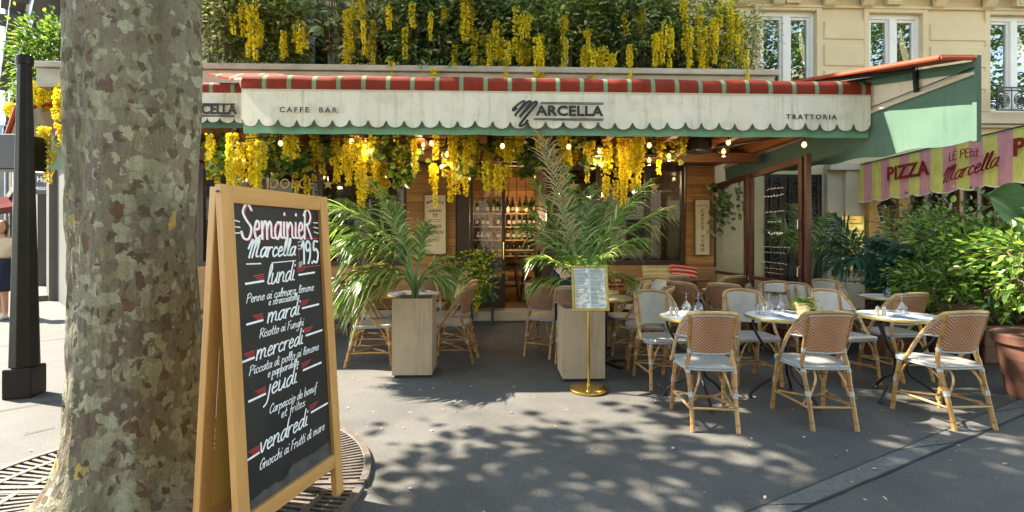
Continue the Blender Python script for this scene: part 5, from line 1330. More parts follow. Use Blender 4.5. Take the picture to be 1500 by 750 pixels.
m_ = MB(); a, b = face(0, .25, -.004), face(0, H_ - .075, -.004); m_.add([a + V((-iw / 2, 0, 0)), a + V((iw / 2, 0, 0)), b + V((iw / 2, 0, 0)), b + V((-iw / 2, 0, 0)), a + V((-iw / 2, .012, 0)), a + V((iw / 2, .012, 0)), b + V((iw / 2, .012, 0)), b + V((-iw / 2, .012, 0))], [(0, 1, 2, 3), (7, 6, 5, 4)]); pnl = m_.build('slate', MT['slate'], cb_)
m_ = MB(); m_.add([(-iw / 2, -a.y - .012, a.z), (iw / 2, -a.y - .012, a.z), (iw / 2, -b.y - .012, b.z), (-iw / 2, -b.y - .012, b.z)], [(3, 2, 1, 0)]); m_.build('back_panel', MT['ply'], cb_)
for z in (H_ - .03,):
    for s in (-1, 1):
        m_ = MB(); c = face(s * (CW / 2 + .002), z); m_.lathe([(.0, -.004), (.008, -.004), (.008, .004), (0, .004)], 8, c); m_.build('screw', MT['black'], cb_)
# writing: u across 0..1 (near to far), v down in photo-like units
sl0, sl1 = .25, H_ - .075
def wr(x, z, l): return face(x, z, -.0035 + l)
def U(u): return -iw / 2 + iw * u
def Z(v): return sl1 - (sl1 - sl0) * v
wm, rm_ = MB(), MB()
def U(f): return -iw / 2 + iw * f
def fit(mb, s, f0, f1, z, xh, wd, slant=.2, rise=0.0, lift=.001, var=.38, dx=0.0):
    W = (f1 - f0) * iw
    write(mb, s, U((f0 + f1) / 2) + dx - slant * xh * .5, z, xh, wd, wr, slant=slant, sx=W / (stroke_width(s) * xh), rise=rise, lift=lift, var=var)
def line(mb, f0, z0_, f1, z1_, wd, lift=.001): ribbon(mb, [(U(f0), z0_), (U(f1), z1_)], wd, wr, lift=lift)
fit(rm_, 'SemainieR', .085, .895, 1.390, .080, .008, .03, lift=.0004, dx=.009)
fit(wm, 'SemainieR', .085, .895, 1.394, .080, .0102, .03, lift=.0012)
fit(wm, 'Marcella', .14, .67, 1.312, .044, .0085, .28); fit(wm, '19.5', .74, .97, 1.268, .060, .0115, .04)
for k in range(3): line(wm, .015, 1.475 - .028 * k, .075, 1.468 - .024 * k, .005); line(wm, .925, 1.478 - .024 * k, .985, 1.478 - .028 * k, .005)
line(wm, .12, 1.285, .26, 1.283, .006); line(wm, .38, 1.283, .66, 1.286, .0045)
line(rm_, .705, 1.365, .705, 1.26, .003); line(rm_, .70, 1.250, .99, 1.252, .004); line(rm_, .74, 1.392, .97, 1.397, .0035)
for k in range(3): line(wm, .70, 1.375 - .016 * k, .745, 1.383 - .02 * k, .0032); line(wm, .695, 1.272 - .010 * k, .745, 1.280 - .008 * k, .0032)
def day(s, f0, f1, z, xh, wd, l0, l1, r0_, r1_, zl, zr_):
    fit(wm, s, f0, f1, z, xh, wd, .30, .03)
    line(wm, l0, zl, l1, zl + .004, .0095); line(wm, r0_, zr_, r1_, zr_ + .004, .0095)
    for k in range(3): line(rm_, l1 - .10 + .02 * k, zl + .030 - .009 * k, l1 + .005, zl + .034 - .009 * k, .0036); line(rm_, r0_ - .02, zr_ + .034 - .009 * k, r0_ + .10 - .02 * k, zr_ + .038 - .009 * k, .0032)
day('lundi', .32, .64, 1.188, .048, .0072, .10, .28, .69, .90, 1.200, 1.214)
day('mardi', .30, .68, 1.016, .042, .0072, .09, .25, .71, .93, 1.026, 1.046)
day('mercredi', .165, .70, .868, .040, .0068, .03, .145, .74, .96, .873, .907)
day('jeudi', .255, .60, .694, .044, .0072, .07, .235, .68, .92, .700, .742)
day('vendredi', .15, .70, .465, .042, .0070, .03, .14, .75, .98, .462, .520)
def dish(s, f0, f1, z, xh=.021): fit(wm, s, f0, f1, z, xh, .0036, .28, .02)
dish('Penne ai calmaro, limone', .10, .88, 1.122); dish('e stracciatella', .32, .68, 1.093, .017)
dish('Risotto ai Funghi', .21, .72, .958); dish('Piccata di pollo ai limone', .09, .90, .812); dish('e pappardelle', .27, .63, .773, .019)
dish('Carpaccio de boeuf', .27, .84, .612); dish('et frites', .39, .68, .567); dish('Gnocchi ai Frutti di mare', .14, .92, .395, .023)
wk = MB(); kk = 24; vs_ = []
for i in range(kk + 1):
    f = .01 + .98 * i / kk; vs_ += [wr(U(f), sl0 + .002, .0003), wr(U(f), sl0 + .035 + .045 * max(0, .7 - f) * 0 + .035 * abs(noise.noise(V((i * .37, 2, 0)))) + .028 * (f > .45), .0003)]
wk.add(vs_, [(2 * i, 2 * i + 2, 2 * i + 3, 2 * i + 1) for i in range(kk)]); wk.build('worn_strip', simple('worn_slate', K(.055, .055, .055), .6, var=.4, scale=14), pnl)
wm.build('white_writing', MT['chalk'], pnl); rm_.build('red_writing', MT['chalk_r'], pnl)
# wall signs
def wall_sign(label, px0, px1, py0, py1, Y):
    a, b = at(px0, py1, Y), at(px1, py0, Y); c = (a + b) / 2; w_, h_ = b.x - a.x, b.z - a.z
    t = thing('wall_sign', label, 'sign', (c.x, Y, c.z))
    m_ = MB(); m_.span((-w_ / 2, -.012, -h_ / 2), (w_ / 2, .015, h_ / 2)); m_.build('panel', MT['sign_c'], t)
    m_ = MB()
    for q in ((-w_ / 2 - .02, -w_ / 2, -h_ / 2 - .02, h_ / 2 + .02), (w_ / 2, w_ / 2 + .02, -h_ / 2 - .02, h_ / 2 + .02), (-w_ / 2, w_ / 2, h_ / 2, h_ / 2 + .02), (-w_ / 2, w_ / 2, -h_ / 2 - .02, -h_ / 2)): m_.span((q[0], -.03, q[2]), (q[1], .018, q[3]))
    m_.build('frame', simple('sign_frame', K(.10, .085, .045), .6), t, bevel=.004)
    return t, w_, h_
def arch_text(t, s, z, r, h, mt, y=-.0145, span=.5):
    n = len(s)
    for i, ch in enumerate(s):
        a = (i - (n - 1) / 2) * span / n; text('lettering', ch, h, mt, t, (r * math.sin(a), y, z - r * (1 - math.cos(a))), rot=(rad(90), a, 0), bold=.012, depth=.001)
t, w_, h_ = wall_sign('cream wall sign reading APERITIVO and ITALO BRUNCH on the left plank pier', 622, 653, 286, 372, 8.62)
arch_text(t, 'MARCELLA', h_ * .40, .26, .062, MT['ink'], span=1.15)
for (s, z, h) in (('APERITIVO', .235, .056), ('7/7', .155, .085), ('ITALO', -.035, .095), ('BRUNCH', -.135, .082)): text('lettering', s, h, MT['ink'], t, (0, -.0145, z * h_ / 1.02), bold=.014, depth=.001, sx=.82)
m_ = MB()
for z in (.085, .055, -.215, -.25, -.28): m_.span((-w_ * .36, -.0145, z - .003), (w_ * R.uniform(.2, .36), -.0125, z + .003))
m_.build('small_print', MT['ink'], t)
t, w_, h_ = wall_sign('narrow cream wall sign reading CAFFE VINO downwards on the right plank pier', 1018, 1039, 293, 373, 8.62)
arch_text(t, 'APERITIVO', h_ * .40, .22, .036, MT['ink'], span=.95)
for i, ch in enumerate('CAFFE VINO'):
    if ch == ' ': continue
    text('lettering', ch, .088, MT['ink'], t, (0, -.0145, h_ * .30 - i * (h_ * .76 / 9.6)), bold=.012, depth=.001)

# ================================================================ PEOPLE
def skin_mesh(name, pts, edges, mt, parent, root=0, sub=2):
    me = bpy.data.meshes.new(name); me.from_pydata([p[:3] for p in pts], edges, []); me.materials.append(mt)
    o = bpy.data.objects.new(name, me); COL.objects.link(o); o.parent = parent
    sk = o.modifiers.new('skin', 'SKIN'); sk.use_smooth_shade = True
    for i, v in enumerate(me.skin_vertices[0].data):
        r_ = pts[i][3]; v.radius = (r_, pts[i][4] if len(pts[i]) > 4 else r_); v.use_root = (i == root)
    ss = o.modifiers.new('sub', 'SUBSURF'); ss.levels = sub; ss.render_levels = sub
    return o
def head(parent, c, mt_hair, yaw=0.0, longhair=False):
    m_ = MB()
    def hp(u, v):
        a, b = u * 2 * math.pi, v * math.pi
        x, y, z = math.sin(b) * math.cos(a), math.sin(b) * math.sin(a), math.cos(b)
        q = V((x * .082 * (1 - .14 * max(0, -z)), y * .098 - .006 * max(0, -z), z * .118))
        d = math.exp(-((x / .22) ** 2 + ((z + .12) / .22) ** 2)) if y < 0 else 0
        q.y -= .020 * d
        q.y += .010 * (math.exp(-(((abs(x) - .36) / .16) ** 2 + ((z - .10) / .13) ** 2)) if y < 0 else 0)
        return q
    m_.grid(hp, [i / 28 for i in range(29)], [i / 20 for i in range(21)])
    for s in (-1, 1): m_.lathe([(.0, -.03), (.012, -.02), (.016, .01), (0, .03)], 8, (s * .085, .005, -.005))
    o = m_.build('head', MT['skin'], parent, smooth=True, loc=c, rot=(0, 0, yaw))
    m_ = MB()
    for s in (-1, 1): m_.lathe([(0, -.006), (.010, 0), (0, .006)], 8, (s * .031, -.083, .012))
    m_.build('eyes', MT['ink'], o, smooth=True)
    m_ = MB(); m_.tube(arc([(-.024, -.086, -.052), (0, -.094, -.054), (.024, -.086, -.052)], 4), [.004] * 9, 6); m_.build('mouth', MT['terra'], o, smooth=True)
    m_ = MB()
    def hh(u, v):
        a = math.pi * (-.18 + 1.36 * u); b = v * math.pi * (.62 if not longhair else .80)
        x, y, z = math.sin(b) * math.cos(a), math.sin(b) * math.sin(a), math.cos(b)
        n_ = .008 * noise.noise(V((x * 6, y * 6, z * 3)))
        return V((x * (.094 + n_), y * (.112 + n_) + .004, z * (.128 + n_) * (1 if not (longhair and z < 0) else 1.9)))
    m_.grid(hh, [i / 24 for i in range(25)], [i / 18 for i in range(19)]); m_.build('hair', mt_hair, o, smooth=True)
    return o
pw = gnd(3, 466)
wo_ = thing('person', 'woman in beige top and navy skirt walking at the left edge behind the lamp post', 'person', (pw.x, pw.y, 0), rad(20))
body = [(0, 0, .92, .15, .11), (0, .01, 1.12, .12, .09), (0, .01, 1.30, .16, .10), (0, .01, 1.41, .06, .055), (0, 0, 1.50, .048, .05)]
ed = [(0, 1), (1, 2), (2, 3), (3, 4)]
def limb(a, *ps):
    for p in ps: ed.append((a, len(body))); body.append(p); a = len(body) - 1
limb(2, (.19, .01, 1.35, .05), (.25, .04, 1.08, .04), (.24, -.10, .86, .03), (.235, -.16, .79, .026)); limb(2, (-.19, .01, 1.35, .05), (-.25, .02, 1.08, .04), (-.27, .06, .84, .03), (-.27, .06, .77, .026))
limb(0, (.09, .0, .84, .085), (.10, -.16, .50, .058), (.10, -.12, .10, .036), (.10, -.20, .03, .035)); limb(0, (-.09, .0, .84, .085), (-.10, .06, .48, .058), (-.10, .20, .12, .036), (-.10, .14, .04, .035))
skin_mesh('body', body, ed, MT['skin'], wo_); head(wo_, (0, -.02, 1.585), MT['hair'], 0.2, True)
skin_mesh('top', [(0, 0, 1.0, .165, .125), (0, .01, 1.14, .14, .11), (0, .01, 1.30, .178, .115), (0, .01, 1.38, .10, .08), (.20, .01, 1.35, .066), (.235, .03, 1.18, .06), (-.20, .01, 1.35, .066), (-.235, .02, 1.18, .06)], [(0, 1), (1, 2), (2, 3), (2, 4), (4, 5), (2, 6), (6, 7)], MT['beige_top'], wo_)
m_ = MB(); m_.grid(lambda a, w: ((.155 + .10 * w) * math.cos(a) * (1 + .05 * math.sin(a * 7) * w), (.125 + .17 * w) * math.sin(a) * (1 + .05 * math.sin(a * 9) * w), 1.04 - .56 * w), [i * math.pi / 20 for i in range(41)], [0, .3, .6, 1]); m_.build('skirt', MT['navy'], wo_, smooth=True)
for s, y in ((1, -.20), (-1, .13)):
    m_ = MB(); m_.tube(arc([(s * .10, y + .08, .045), (s * .10, y, .04), (s * .10, y - .09, .03)], 4), [.04, .042, .044, .044, .044, .042, .04, .036, .028], 8); m_.build('shoe', MT['white_paint'], wo_, smooth=True)
def sitter(label, x, y, rz, hairm):
    t = thing('person', label, 'person', (x, y, 0), rad(rz))
    bd = [(0, -.06, .55, .15, .12), (0, -.10, .78, .125, .10), (0, -.07, .98, .155, .10), (0, -.05, 1.09, .06), (0, -.035, 1.16, .05)]; eg = [(0, 1), (1, 2), (2, 3), (3, 4)]
    def lb2(a, *ps):
        for p in ps: eg.append((a, len(bd))); bd.append(p); a = len(bd) - 1
    for s in (-1, 1):
        lb2(2, (s * .19, -.05, 1.02, .055), (s * .25, .02, .78, .042), (s * .15, .22, .77, .032), (s * .12, .30, .775, .028))
        lb2(0, (s * .09, .0, .53, .09), (s * .10, .36, .52, .065), (s * .10, .36, .10, .042), (s * .10, .46, .04, .036))
    skin_mesh('body', bd, eg, MT['skin'], t); head(t, (0, -.03, 1.245), hairm, rad(180))
    skin_mesh('jacket', [(0, -.06, .52, .165, .13), (0, -.10, .78, .15, .12), (0, -.07, .98, .18, .12), (0, -.05, 1.07, .09), (-.20, -.05, 1.02, .07), (-.255, .02, .78, .056), (-.16, .20, .775, .044), (.20, -.05, 1.02, .07), (.255, .02, .78, .056), (.16, .20, .775, .044)],
              [(0, 1), (1, 2), (2, 3), (2, 4), (4, 5), (5, 6), (2, 7), (7, 8), (8, 9)], MT['navy'], t)
    skin_mesh('trousers', [(0, -.06, .53, .155, .125), (.095, .0, .53, .10), (.105, .36, .525, .076), (.105, .36, .12, .055), (-.095, .0, .53, .10), (-.105, .36, .525, .076), (-.105, .36, .12, .055)], [(0, 1), (1, 2), (2, 3), (0, 4), (4, 5), (5, 6)], MT['navy'], t)
    for s in (-1, 1):
        m_ = MB(); m_.tube(arc([(s * .10, .33, .05), (s * .10, .40, .045), (s * .10, .50, .03)], 4), [.045, .046, .046, .046, .046, .044, .042, .036, .028], 8); m_.build('shoe', MT['black'], t, smooth=True)
sitter('person in navy seated with their back to us behind the middle planter', .92, 5.74, -20, MT['hair'])

# ================================================================ LEAFY THINGS
def shrub(name, label, cat, base, ext, nclump, nleaf, L, W, mt, seed, group=None, stem=.012, spread=.16, droop=.3, zmin=.25, root_spread=.1, sprig=False):
    rnd = random.Random(seed); t = thing(name, label, cat, base, 0, group)
    lf, br = MB(), MB(); rx, ry, h = ext; cl = []
    while len(cl) < nclump:
        x, y, z = rnd.uniform(-1, 1), rnd.uniform(-1, 1), rnd.uniform(zmin, 1)
        e = x * x + y * y + ((z - .55) / .55) ** 2 * .8
        if e < 1.05 and e > rnd.random() * .55: cl.append(V((x * rx, y * ry, z * h)))
    for c in cl:
        r0 = V((c.x * root_spread + rnd.uniform(-.03, .03), c.y * root_spread, 0)); mid = r0.lerp(c, .55) + V((rnd.uniform(-.1, .1) * rx, rnd.uniform(-.1, .1), h * .08))
        if rnd.random() < .7: br.tube(arc([r0, mid, c], 4), [stem * (1 - .07 * i) for i in range(9)], 5)
        for k in range(rnd.choice((2, 3, 3))):
            q = c + V((rnd.gauss(0, spread), rnd.gauss(0, spread), rnd.gauss(0, spread)))
            br.tube([c, (c + q) / 2 + V((0, 0, .02)), q], stem * .35, 4)
    per = nleaf // nclump
    for c in cl:
        out = V((c.x / max(rx, .01), c.y / max(ry, .01), (c.z / h - .4)))
        k = int(per * rnd.uniform(.5, 1.5)); sp_ = spread * rnd.uniform(.7, 1.25)
        for _ in range(k):
            g_ = V((rnd.gauss(0, 1), rnd.gauss(0, 1), rnd.gauss(0, .8))); p = c + g_ * sp_
            if p.z < .01: p.z = .01 + rnd.random() * .05
            d = (out * .7 + g_.normalized() * .8 + V((rnd.uniform(-.6, .6), rnd.uniform(-.6, .6), rnd.uniform(-.3, .5) - droop)))
            nr = V((rnd.uniform(-.5, .5), rnd.uniform(-.7, .2), 1))
            s_ = rnd.uniform(.65, 1.25); lf.leaf(p, d, nr, L * s_, W * s_, fold=rnd.uniform(.05, .35), droop=rnd.uniform(0, .3))
    br.build('branches', MT['branch'], t, smooth=True); lf.build('foliage', MT[mt], t)
    return t
LZ = 4.085
def lx(px, Y=8.3): return at(px, 50, Y).x
LG = 'shrubs on the stone ledge above the awnings'
for i, (pa, pb, h, mt, L, W, n, lab, kind) in enumerate([
    (298, 372, 1.55, 'lf_pale', .075, .032, 2600, 'pale variegated shrub at the trunk end of the stone ledge', 'shrub'),
    (360, 452, 1.35, 'lf_mid', .085, .040, 1900, 'mid-green shrub above the CAFFE BAR lettering', 'shrub'),
    (505, 580, 1.15, 'lf_pale', .085, .030, 2100, 'silvery narrow-leaved shrub right of the bare gap in the ledge planting', 'shrub'),
    (565, 690, 1.75, 'lf_dark', .110, .036, 3600, 'dark long-leaved oleander left of the MARCELLA emblem', 'shrub'),
    (670, 780, 1.60, 'lf_dark', .095, .036, 2500, 'dark shrub full of yellow blossom above the MARCELLA emblem', 'shrub'),
    (755, 880, 1.75, 'lf_mid', .095, .036, 3400, 'tall mid-green shrub right of the MARCELLA emblem', 'shrub'),
    (860, 985, 1.50, 'lf_dark', .100, .034, 2900, 'dark bushy shrub in the right half of the ledge', 'shrub'),
    (960, 1068, 1.35, 'lf_mid', .085, .032, 2200, 'mid-green shrub above the TRATTORIA end of the awning', 'shrub'),
    (1035, 1108, 1.05, 'lf_mid', .070, .020, 1300, 'feathery fine-leaved shrub at the window end of the ledge', 'shrub')]):
    a, b = lx(pa), lx(pb)
    shrub(kind, lab, 'shrub', ((a + b) / 2, 8.30, LZ), ((b - a) / 2 * 1.08, .34, h), 44, int(n * 1.15), L * 1.30, W * 1.5, mt, 100 + i, LG, stem=.007, spread=.15, zmin=.0, root_spread=.8)
# the shrub on the corner, left of the trunk
c = at(72, 145, 8.6); shrub('shrub', 'sunlit shrub on the corner balcony between lamp post and trunk', 'shrub', (c.x - .05, 8.9, c.z), (.70, .4, 1.15), 46, 6000, .085, .05, 'lf_gloss', 131, spread=.15, zmin=.02, root_spread=.5)
# big fatsia leaves hanging in the gap
def palmate(mb, p, d, nrm, size, n=7):
    d = d.normalized(); s_ = d.cross(nrm).normalized(); u = s_.cross(d)
    for k in range(n):
        a = (k - (n - 1) / 2) * (2.1 / n); dd = d * math.cos(a) + s_ * math.sin(a); L = size * (1 - .28 * abs(a))
        mb.leaf(p, dd, nrm, L, L * .34, fold=.12, droop=.15)
ft = thing('fatsia', 'large-leaved dark plant hanging over the bare gap of the ledge', 'plant', (lx(478), 8.05, 4.9))
m_, s2 = MB(), MB()
for k in range(26):
    p = V((R.uniform(-.35, .4), R.uniform(-.2, .15), R.uniform(-.25, .55))); s2.tube(arc([V((.1, .2, -.6)), V((p.x * .6, .1, p.z + .15)), p], 3), .006, 4)
    palmate(m_, p, V((R.uniform(-.6, .6), R.uniform(-.6, 0), -R.uniform(.3, 1))), V((R.uniform(-.3, .3), -1, .4)), R.uniform(.16, .26))
m_.build('foliage', MT['lf_dark'], ft); s2.build('stems', MT['branch'], ft)

# ---------------------------------------------------------------- yellow hanging blossom
fvar = {}
for ln0 in (.16, .28, .42, .60, .82):
    fvar[ln0] = []
    for k in range(4):
        mb = MB(); rnd = random.Random(300 + k + int(ln0 * 100)); br_ = (1, 2, 2, 3)[k]
        for b in range(br_):
            ox, oy = (0, 0) if b == 0 else (rnd.uniform(-.06, .06), rnd.uniform(-.05, .05)); ln = ln0 * (1 if b == 0 else rnd.uniform(.45, .85))
            for i in range(int(330 * ln) + 12):
                t = rnd.random() ** .92; r_ = (.034 * (1 - .55 * t) + .005) * math.sqrt(rnd.random()); a = rnd.uniform(0, 6.283); sw = .018 * math.sin(t * 5 + b + k)
                if noise.noise(V((t * 9, b * 3.1 + k, ln0 * 7))) < -.28: continue
                p = V((ox * min(1, t * 4) + r_ * math.cos(a) + sw, oy * min(1, t * 4) + r_ * math.sin(a), -t * ln)); s_ = rnd.uniform(.7, 1.3)
                mb.leaf(p, V((math.cos(a), math.sin(a), rnd.uniform(-1.1, .4))), V((rnd.uniform(-1, 1), rnd.uniform(-1, 1), rnd.uniform(-.2, 1))), .036 * s_, .034 * s_, fold=.22)
            mb.tube([(0, 0, .02), (ox * .6, oy * .6, -.12 * ln), (ox, oy, -.5 * ln), (ox, oy, -.97 * ln)], .003, 4, 1)
        me_o = mb.build('blossom', [MT['yellow'], MT['stemg']]); me = me_o.data; bpy.data.objects.remove(me_o); fvar[ln0].append(me)
rf = random.Random(77)
def blossom(px, y0, y1, Y, label, group, wide=1.0):
    p0, p1 = at(px, y0, Y), at(px, y1, Y); L = p0.z - p1.z; key = min(fvar, key=lambda q: abs(math.log(q / L)))
    o = bpy.data.objects.new('yellow_blossom', rf.choice(fvar[key])); COL.objects.link(o)
    o.location = p0; s_ = min(1.15, wide) * rf.uniform(.70, 1.05); o.scale = (s_, s_, L / key); o.rotation_euler = (0, 0, rf.uniform(0, 6.28))
    tag(o, label, 'flower', group)
def zone(px, above):
    zs = ([(420, 'beside the lamp nearest the trunk'), (520, 'over the DOLCE lettering'), (597, 'over the GIOIA lettering'), (690, 'in front of the left plank pier'), (810, 'over the open doorway'), (880, 'over the tip of the tall palm'), (950, 'over the gilt MARCELLA lettering'), (1100, 'at the right plank pier')] if not above else
          [(460, 'on the ledge above the CAFFE BAR lettering'), (620, 'on the ledge right of the bare gap'), (740, 'on the ledge above the MARCELLA emblem'), (850, 'on the ledge right of the MARCELLA emblem'), (960, 'on the dark shrub of the ledge'), (1050, 'on the ledge above the TRATTORIA lettering'), (1200, 'at the window end of the ledge')])
    for lim, s_ in zs:
        if px < lim: return s_
    return zs[-1][1]
def bl_set(rows, Ylo, Yhi, above):
    for (px, y0, y1, *w_) in rows:
        z = zone(px, above); blossom(px, y0, y1, rf.uniform(Ylo, Yhi), ('yellow blossom cluster on the ledge ' if False else 'hanging yellow blossom cluster ') + z, 'yellow blossom ' + z, w_[0] if w_ else 1.0)
under = [(306, 205, 262), (318, 198, 272), (327, 205, 255), (336, 195, 282), (346, 235, 275), (353, 210, 268), (372, 192, 290, 1.5), (379, 205, 278), (398, 198, 245, 1.2), (403, 220, 264), (425, 195, 236), (433, 228, 284), (448, 203, 286, 1.7), (471, 196, 254, 1.3), (493, 208, 266), (507, 212, 270), (523, 198, 262, 1.1), (529, 205, 312, 1.1), (541, 212, 282), (553, 200, 290, 1.2), (562, 225, 305), (588, 215, 255, 1.1), (601, 205, 262, 1.1),
         (632, 242, 268, 1.0), (638, 245, 305, .8), (652, 210, 258), (660, 235, 296), (670, 200, 284, 1.1), (681, 210, 287), (691, 198, 247, 1.1), (699, 205, 262), (712, 235, 278), (718, 200, 281), (730, 240, 285), (745, 195, 258, 1.2), (760, 200, 238), (800, 198, 235), (812, 205, 250), (824, 200, 268, 1.1), (832, 205, 250), (843, 198, 232, 1.0), (866, 208, 240), (889, 203, 290, 1.1), (903, 215, 292), (912, 210, 305, 1.0), (921, 206, 262), (929, 204, 276, 1.2), (938, 200, 252), (966, 195, 254, .9), (985, 196, 222), (995, 196, 226)]
bl_set(under, 6.15, 7.2, False)
bl_set([(px + rf.uniform(-6, 6), rf.uniform(196, 206), rf.uniform(238, 284), .85) for px in range(310, 960, 25) if not (770 < px < 815 or 395 < px < 455 or 535 < px < 590)], 6.3, 7.3, False)
bl_set([(px + rf.uniform(-4, 4), 196, rf.uniform(214, 236), .9) for px in range(308, 1000, 30)], 6.15, 6.9, False)
above = [(356, 0, 52), (364, 10, 84), (374, -10, 88, 1.2), (382, 30, 70), (440, 30, 78, 1.1), (448, 45, 72), (510, 15, 92, 1.3), (520, 0, 60, 1.1), (531, -5, 55, 1.3), (506, 60, 112), (538, 60, 88), (547, 30, 100), (634, 98, 124, 1.1), (577, 90, 118), (681, -5, 62, 1.2), (690, 15, 60), (697, 45, 118, 1.1), (707, 40, 112), (716, 50, 118), (726, 30, 90, 1.2), (734, 55, 118), (742, 60, 120, .9), (755, 10, 80), (762, 60, 110), (774, 20, 55, 1.3), (786, 55, 112, 1.2), (793, 50, 118), (771, 60, 112), (825, 40, 108, 1.1), (829, 55, 104), (858, 68, 120, 1.5), (868, 72, 118, 1.4), (879, 70, 118, 1.3), (900, 78, 96), (895, 80, 118), (964, 45, 95), (972, 30, 92, 1.2), (982, 40, 98, 1.1), (1000, -10, 30), (1003, 0, 72), (1025, 10, 68, 1.2), (1030, 40, 116, 1.3), (1036, 50, 110), (1048, 35, 92, 1.2), (1062, 50, 118, 1.2), (1070, 0, 75, 1.2), (1078, 20, 66, 1.2), (1085, 25, 92, 1.2), (1094, 72, 120), (1055, 0, 40), (1010, 40, 95), (1003, 108, 122, 1.4), (650, 10, 40), (604, 5, 40), (916, 20, 52), (940, 10, 50)]
bl_set(above, 7.78, 8.02, True)
bl_set([(px + rf.uniform(-8, 8), y0, y0 + rf.uniform(28, 52), .9) for px in range(345, 1095, 32) if not 455 < px < 498 for y0 in (rf.uniform(-5, 70),)], 7.80, 8.0, True)
for i, (px, y0, y1, Y) in enumerate([(52, 118, 158, 8.0), (64, 128, 165, 8.0), (76, 122, 160, 8.0), (85, 130, 188, 7.6), (93, 120, 170, 7.8), (73, 205, 268, 7.5), (66, 185, 235, 7.6), (16, 150, 172, 7.8), (10, 155, 168, 7.8), (90, 190, 215, 7.6)]):
    blossom(px, y0, y1, Y, 'hanging yellow blossom cluster at the corner between lamp post and trunk', 'yellow blossom at the corner', 1.3)
# leafy vines among the blossom
def vine(px0, px1, y0, y1, Y, mt, n, seed, label):
    rnd = random.Random(seed); a = at(px0, y0, Y); b = at(px1, y1, Y); o = at((px0 + px1) / 2, y0, Y)
    t = thing('hanging_vine', label, 'vine', o, 0, 'vines among the hanging blossom'); lf, st_ = MB(), MB()
    for k in range(5):
        x = rnd.uniform(a.x, b.x) - o.x; zz = (b.z - a.z) * rnd.uniform(.5, 1)
        P = arc([V((x, .06, .05)), V((x + rnd.uniform(-.1, .1), 0, zz * .5)), V((x + rnd.uniform(-.12, .12), -.03, zz))], 4); st_.tube(P, .005, 4)
        for _ in range(n // 5):
            p = rnd.choice(P) + V((rnd.gauss(0, .06), rnd.gauss(0, .06), rnd.gauss(0, .04)))
            lf.leaf(p, V((rnd.uniform(-1, 1), rnd.uniform(-1, .3), rnd.uniform(-1, .2))), V((rnd.uniform(-.4, .4), -1, .7)), rnd.uniform(.07, .13), rnd.uniform(.06, .11), fold=.1)
    st_.build('stems', MT['branch'], t); lf.build('foliage', MT[mt], t)
for i, (pa, pb, y0, y1, mt, n, lb) in enumerate([(300, 345, 198, 255, 'lf_gloss', 150, 'leafy vine among the blossom right by the trunk'), (375, 405, 205, 262, 'lf_dark', 110, 'dark vine beneath the first bare bulb'), (405, 440, 215, 255, 'lf_gloss', 120, 'bright vine round the first bare bulb'), (470, 500, 205, 232, 'lf_mid', 90, 'short vine over the left gilt star'), (545, 575, 200, 235, 'lf_dark', 90, 'dark vine over the GIOIA lettering'), (580, 612, 215, 270, 'lf_gloss', 120, 'bright vine at the left edge of the plank pier'), (655, 690, 205, 260, 'lf_mid', 110, 'vine above the door leaf'), (750, 790, 215, 262, 'lf_gloss', 120, 'bright vine hanging in the doorway'), (865, 880, 200, 250, 'lf_dark', 60, 'thin dark vine right of the tall palm'), (960, 1000, 198, 228, 'lf_mid', 90, 'short vine above the right gilt star'), (690, 760, 198, 220, 'lf_mid', 120, 'wide short vine on the front beam over the doorway'), (800, 870, 197, 218, 'lf_mid', 120, 'wide short vine on the front beam over the tall palm')]):
    vine(pa, pb, y0, y1, 6.75, mt, n, 500 + i, lb)
vine(1052, 1090, 275, 350, 8.4, 'lf_dark', 170, 530, 'ivy hanging behind the first pane of the glass screen')
# trailing plant on the blue stand
tp_ = thing('trailing_plant', 'yellow-flowered trailing plant spilling over the blue stand', 'plant', (at(703, 0, 8.0).x, 7.98, 1.06))
lf = MB(); fl2 = MB(); pt_ = MB(); pt_.lathe([(.08, 0), (.10, .14), (.09, .14), (0, .13)], 14, (.02, .17, 0)); pt_.build('pot', MT['blue_wood'], tp_)
for _ in range(420):
    t = R.random(); p = V((R.gauss(0, .13), R.gauss(0, .09) - .06, .12 - .78 * t ** 1.1)); lf.leaf(p, V((R.uniform(-1, 1), R.uniform(-1, .3), R.uniform(-1, .2))), V((0, -1, .8)), R.uniform(.05, .09), R.uniform(.045, .075))
for _ in range(240): fl2.leaf(V((R.gauss(-.03, .14), R.gauss(0, .08) - .12, .15 - .6 * R.random())), V((R.uniform(-1, 1), -1, R.uniform(-1, 1))), V((0, 0, 1)), .05, .045)
for _ in range(110): fl2.leaf(V((R.gauss(-.05, .025), -.15, -.35 - .5 * R.random())), V((R.uniform(-1, 1), -1, R.uniform(-1, 1))), V((0, 0, 1)), .04, .035)
lf.build('foliage', MT['lf_gloss'], tp_); fl2.build('flowers', MT['yellow'], tp_)

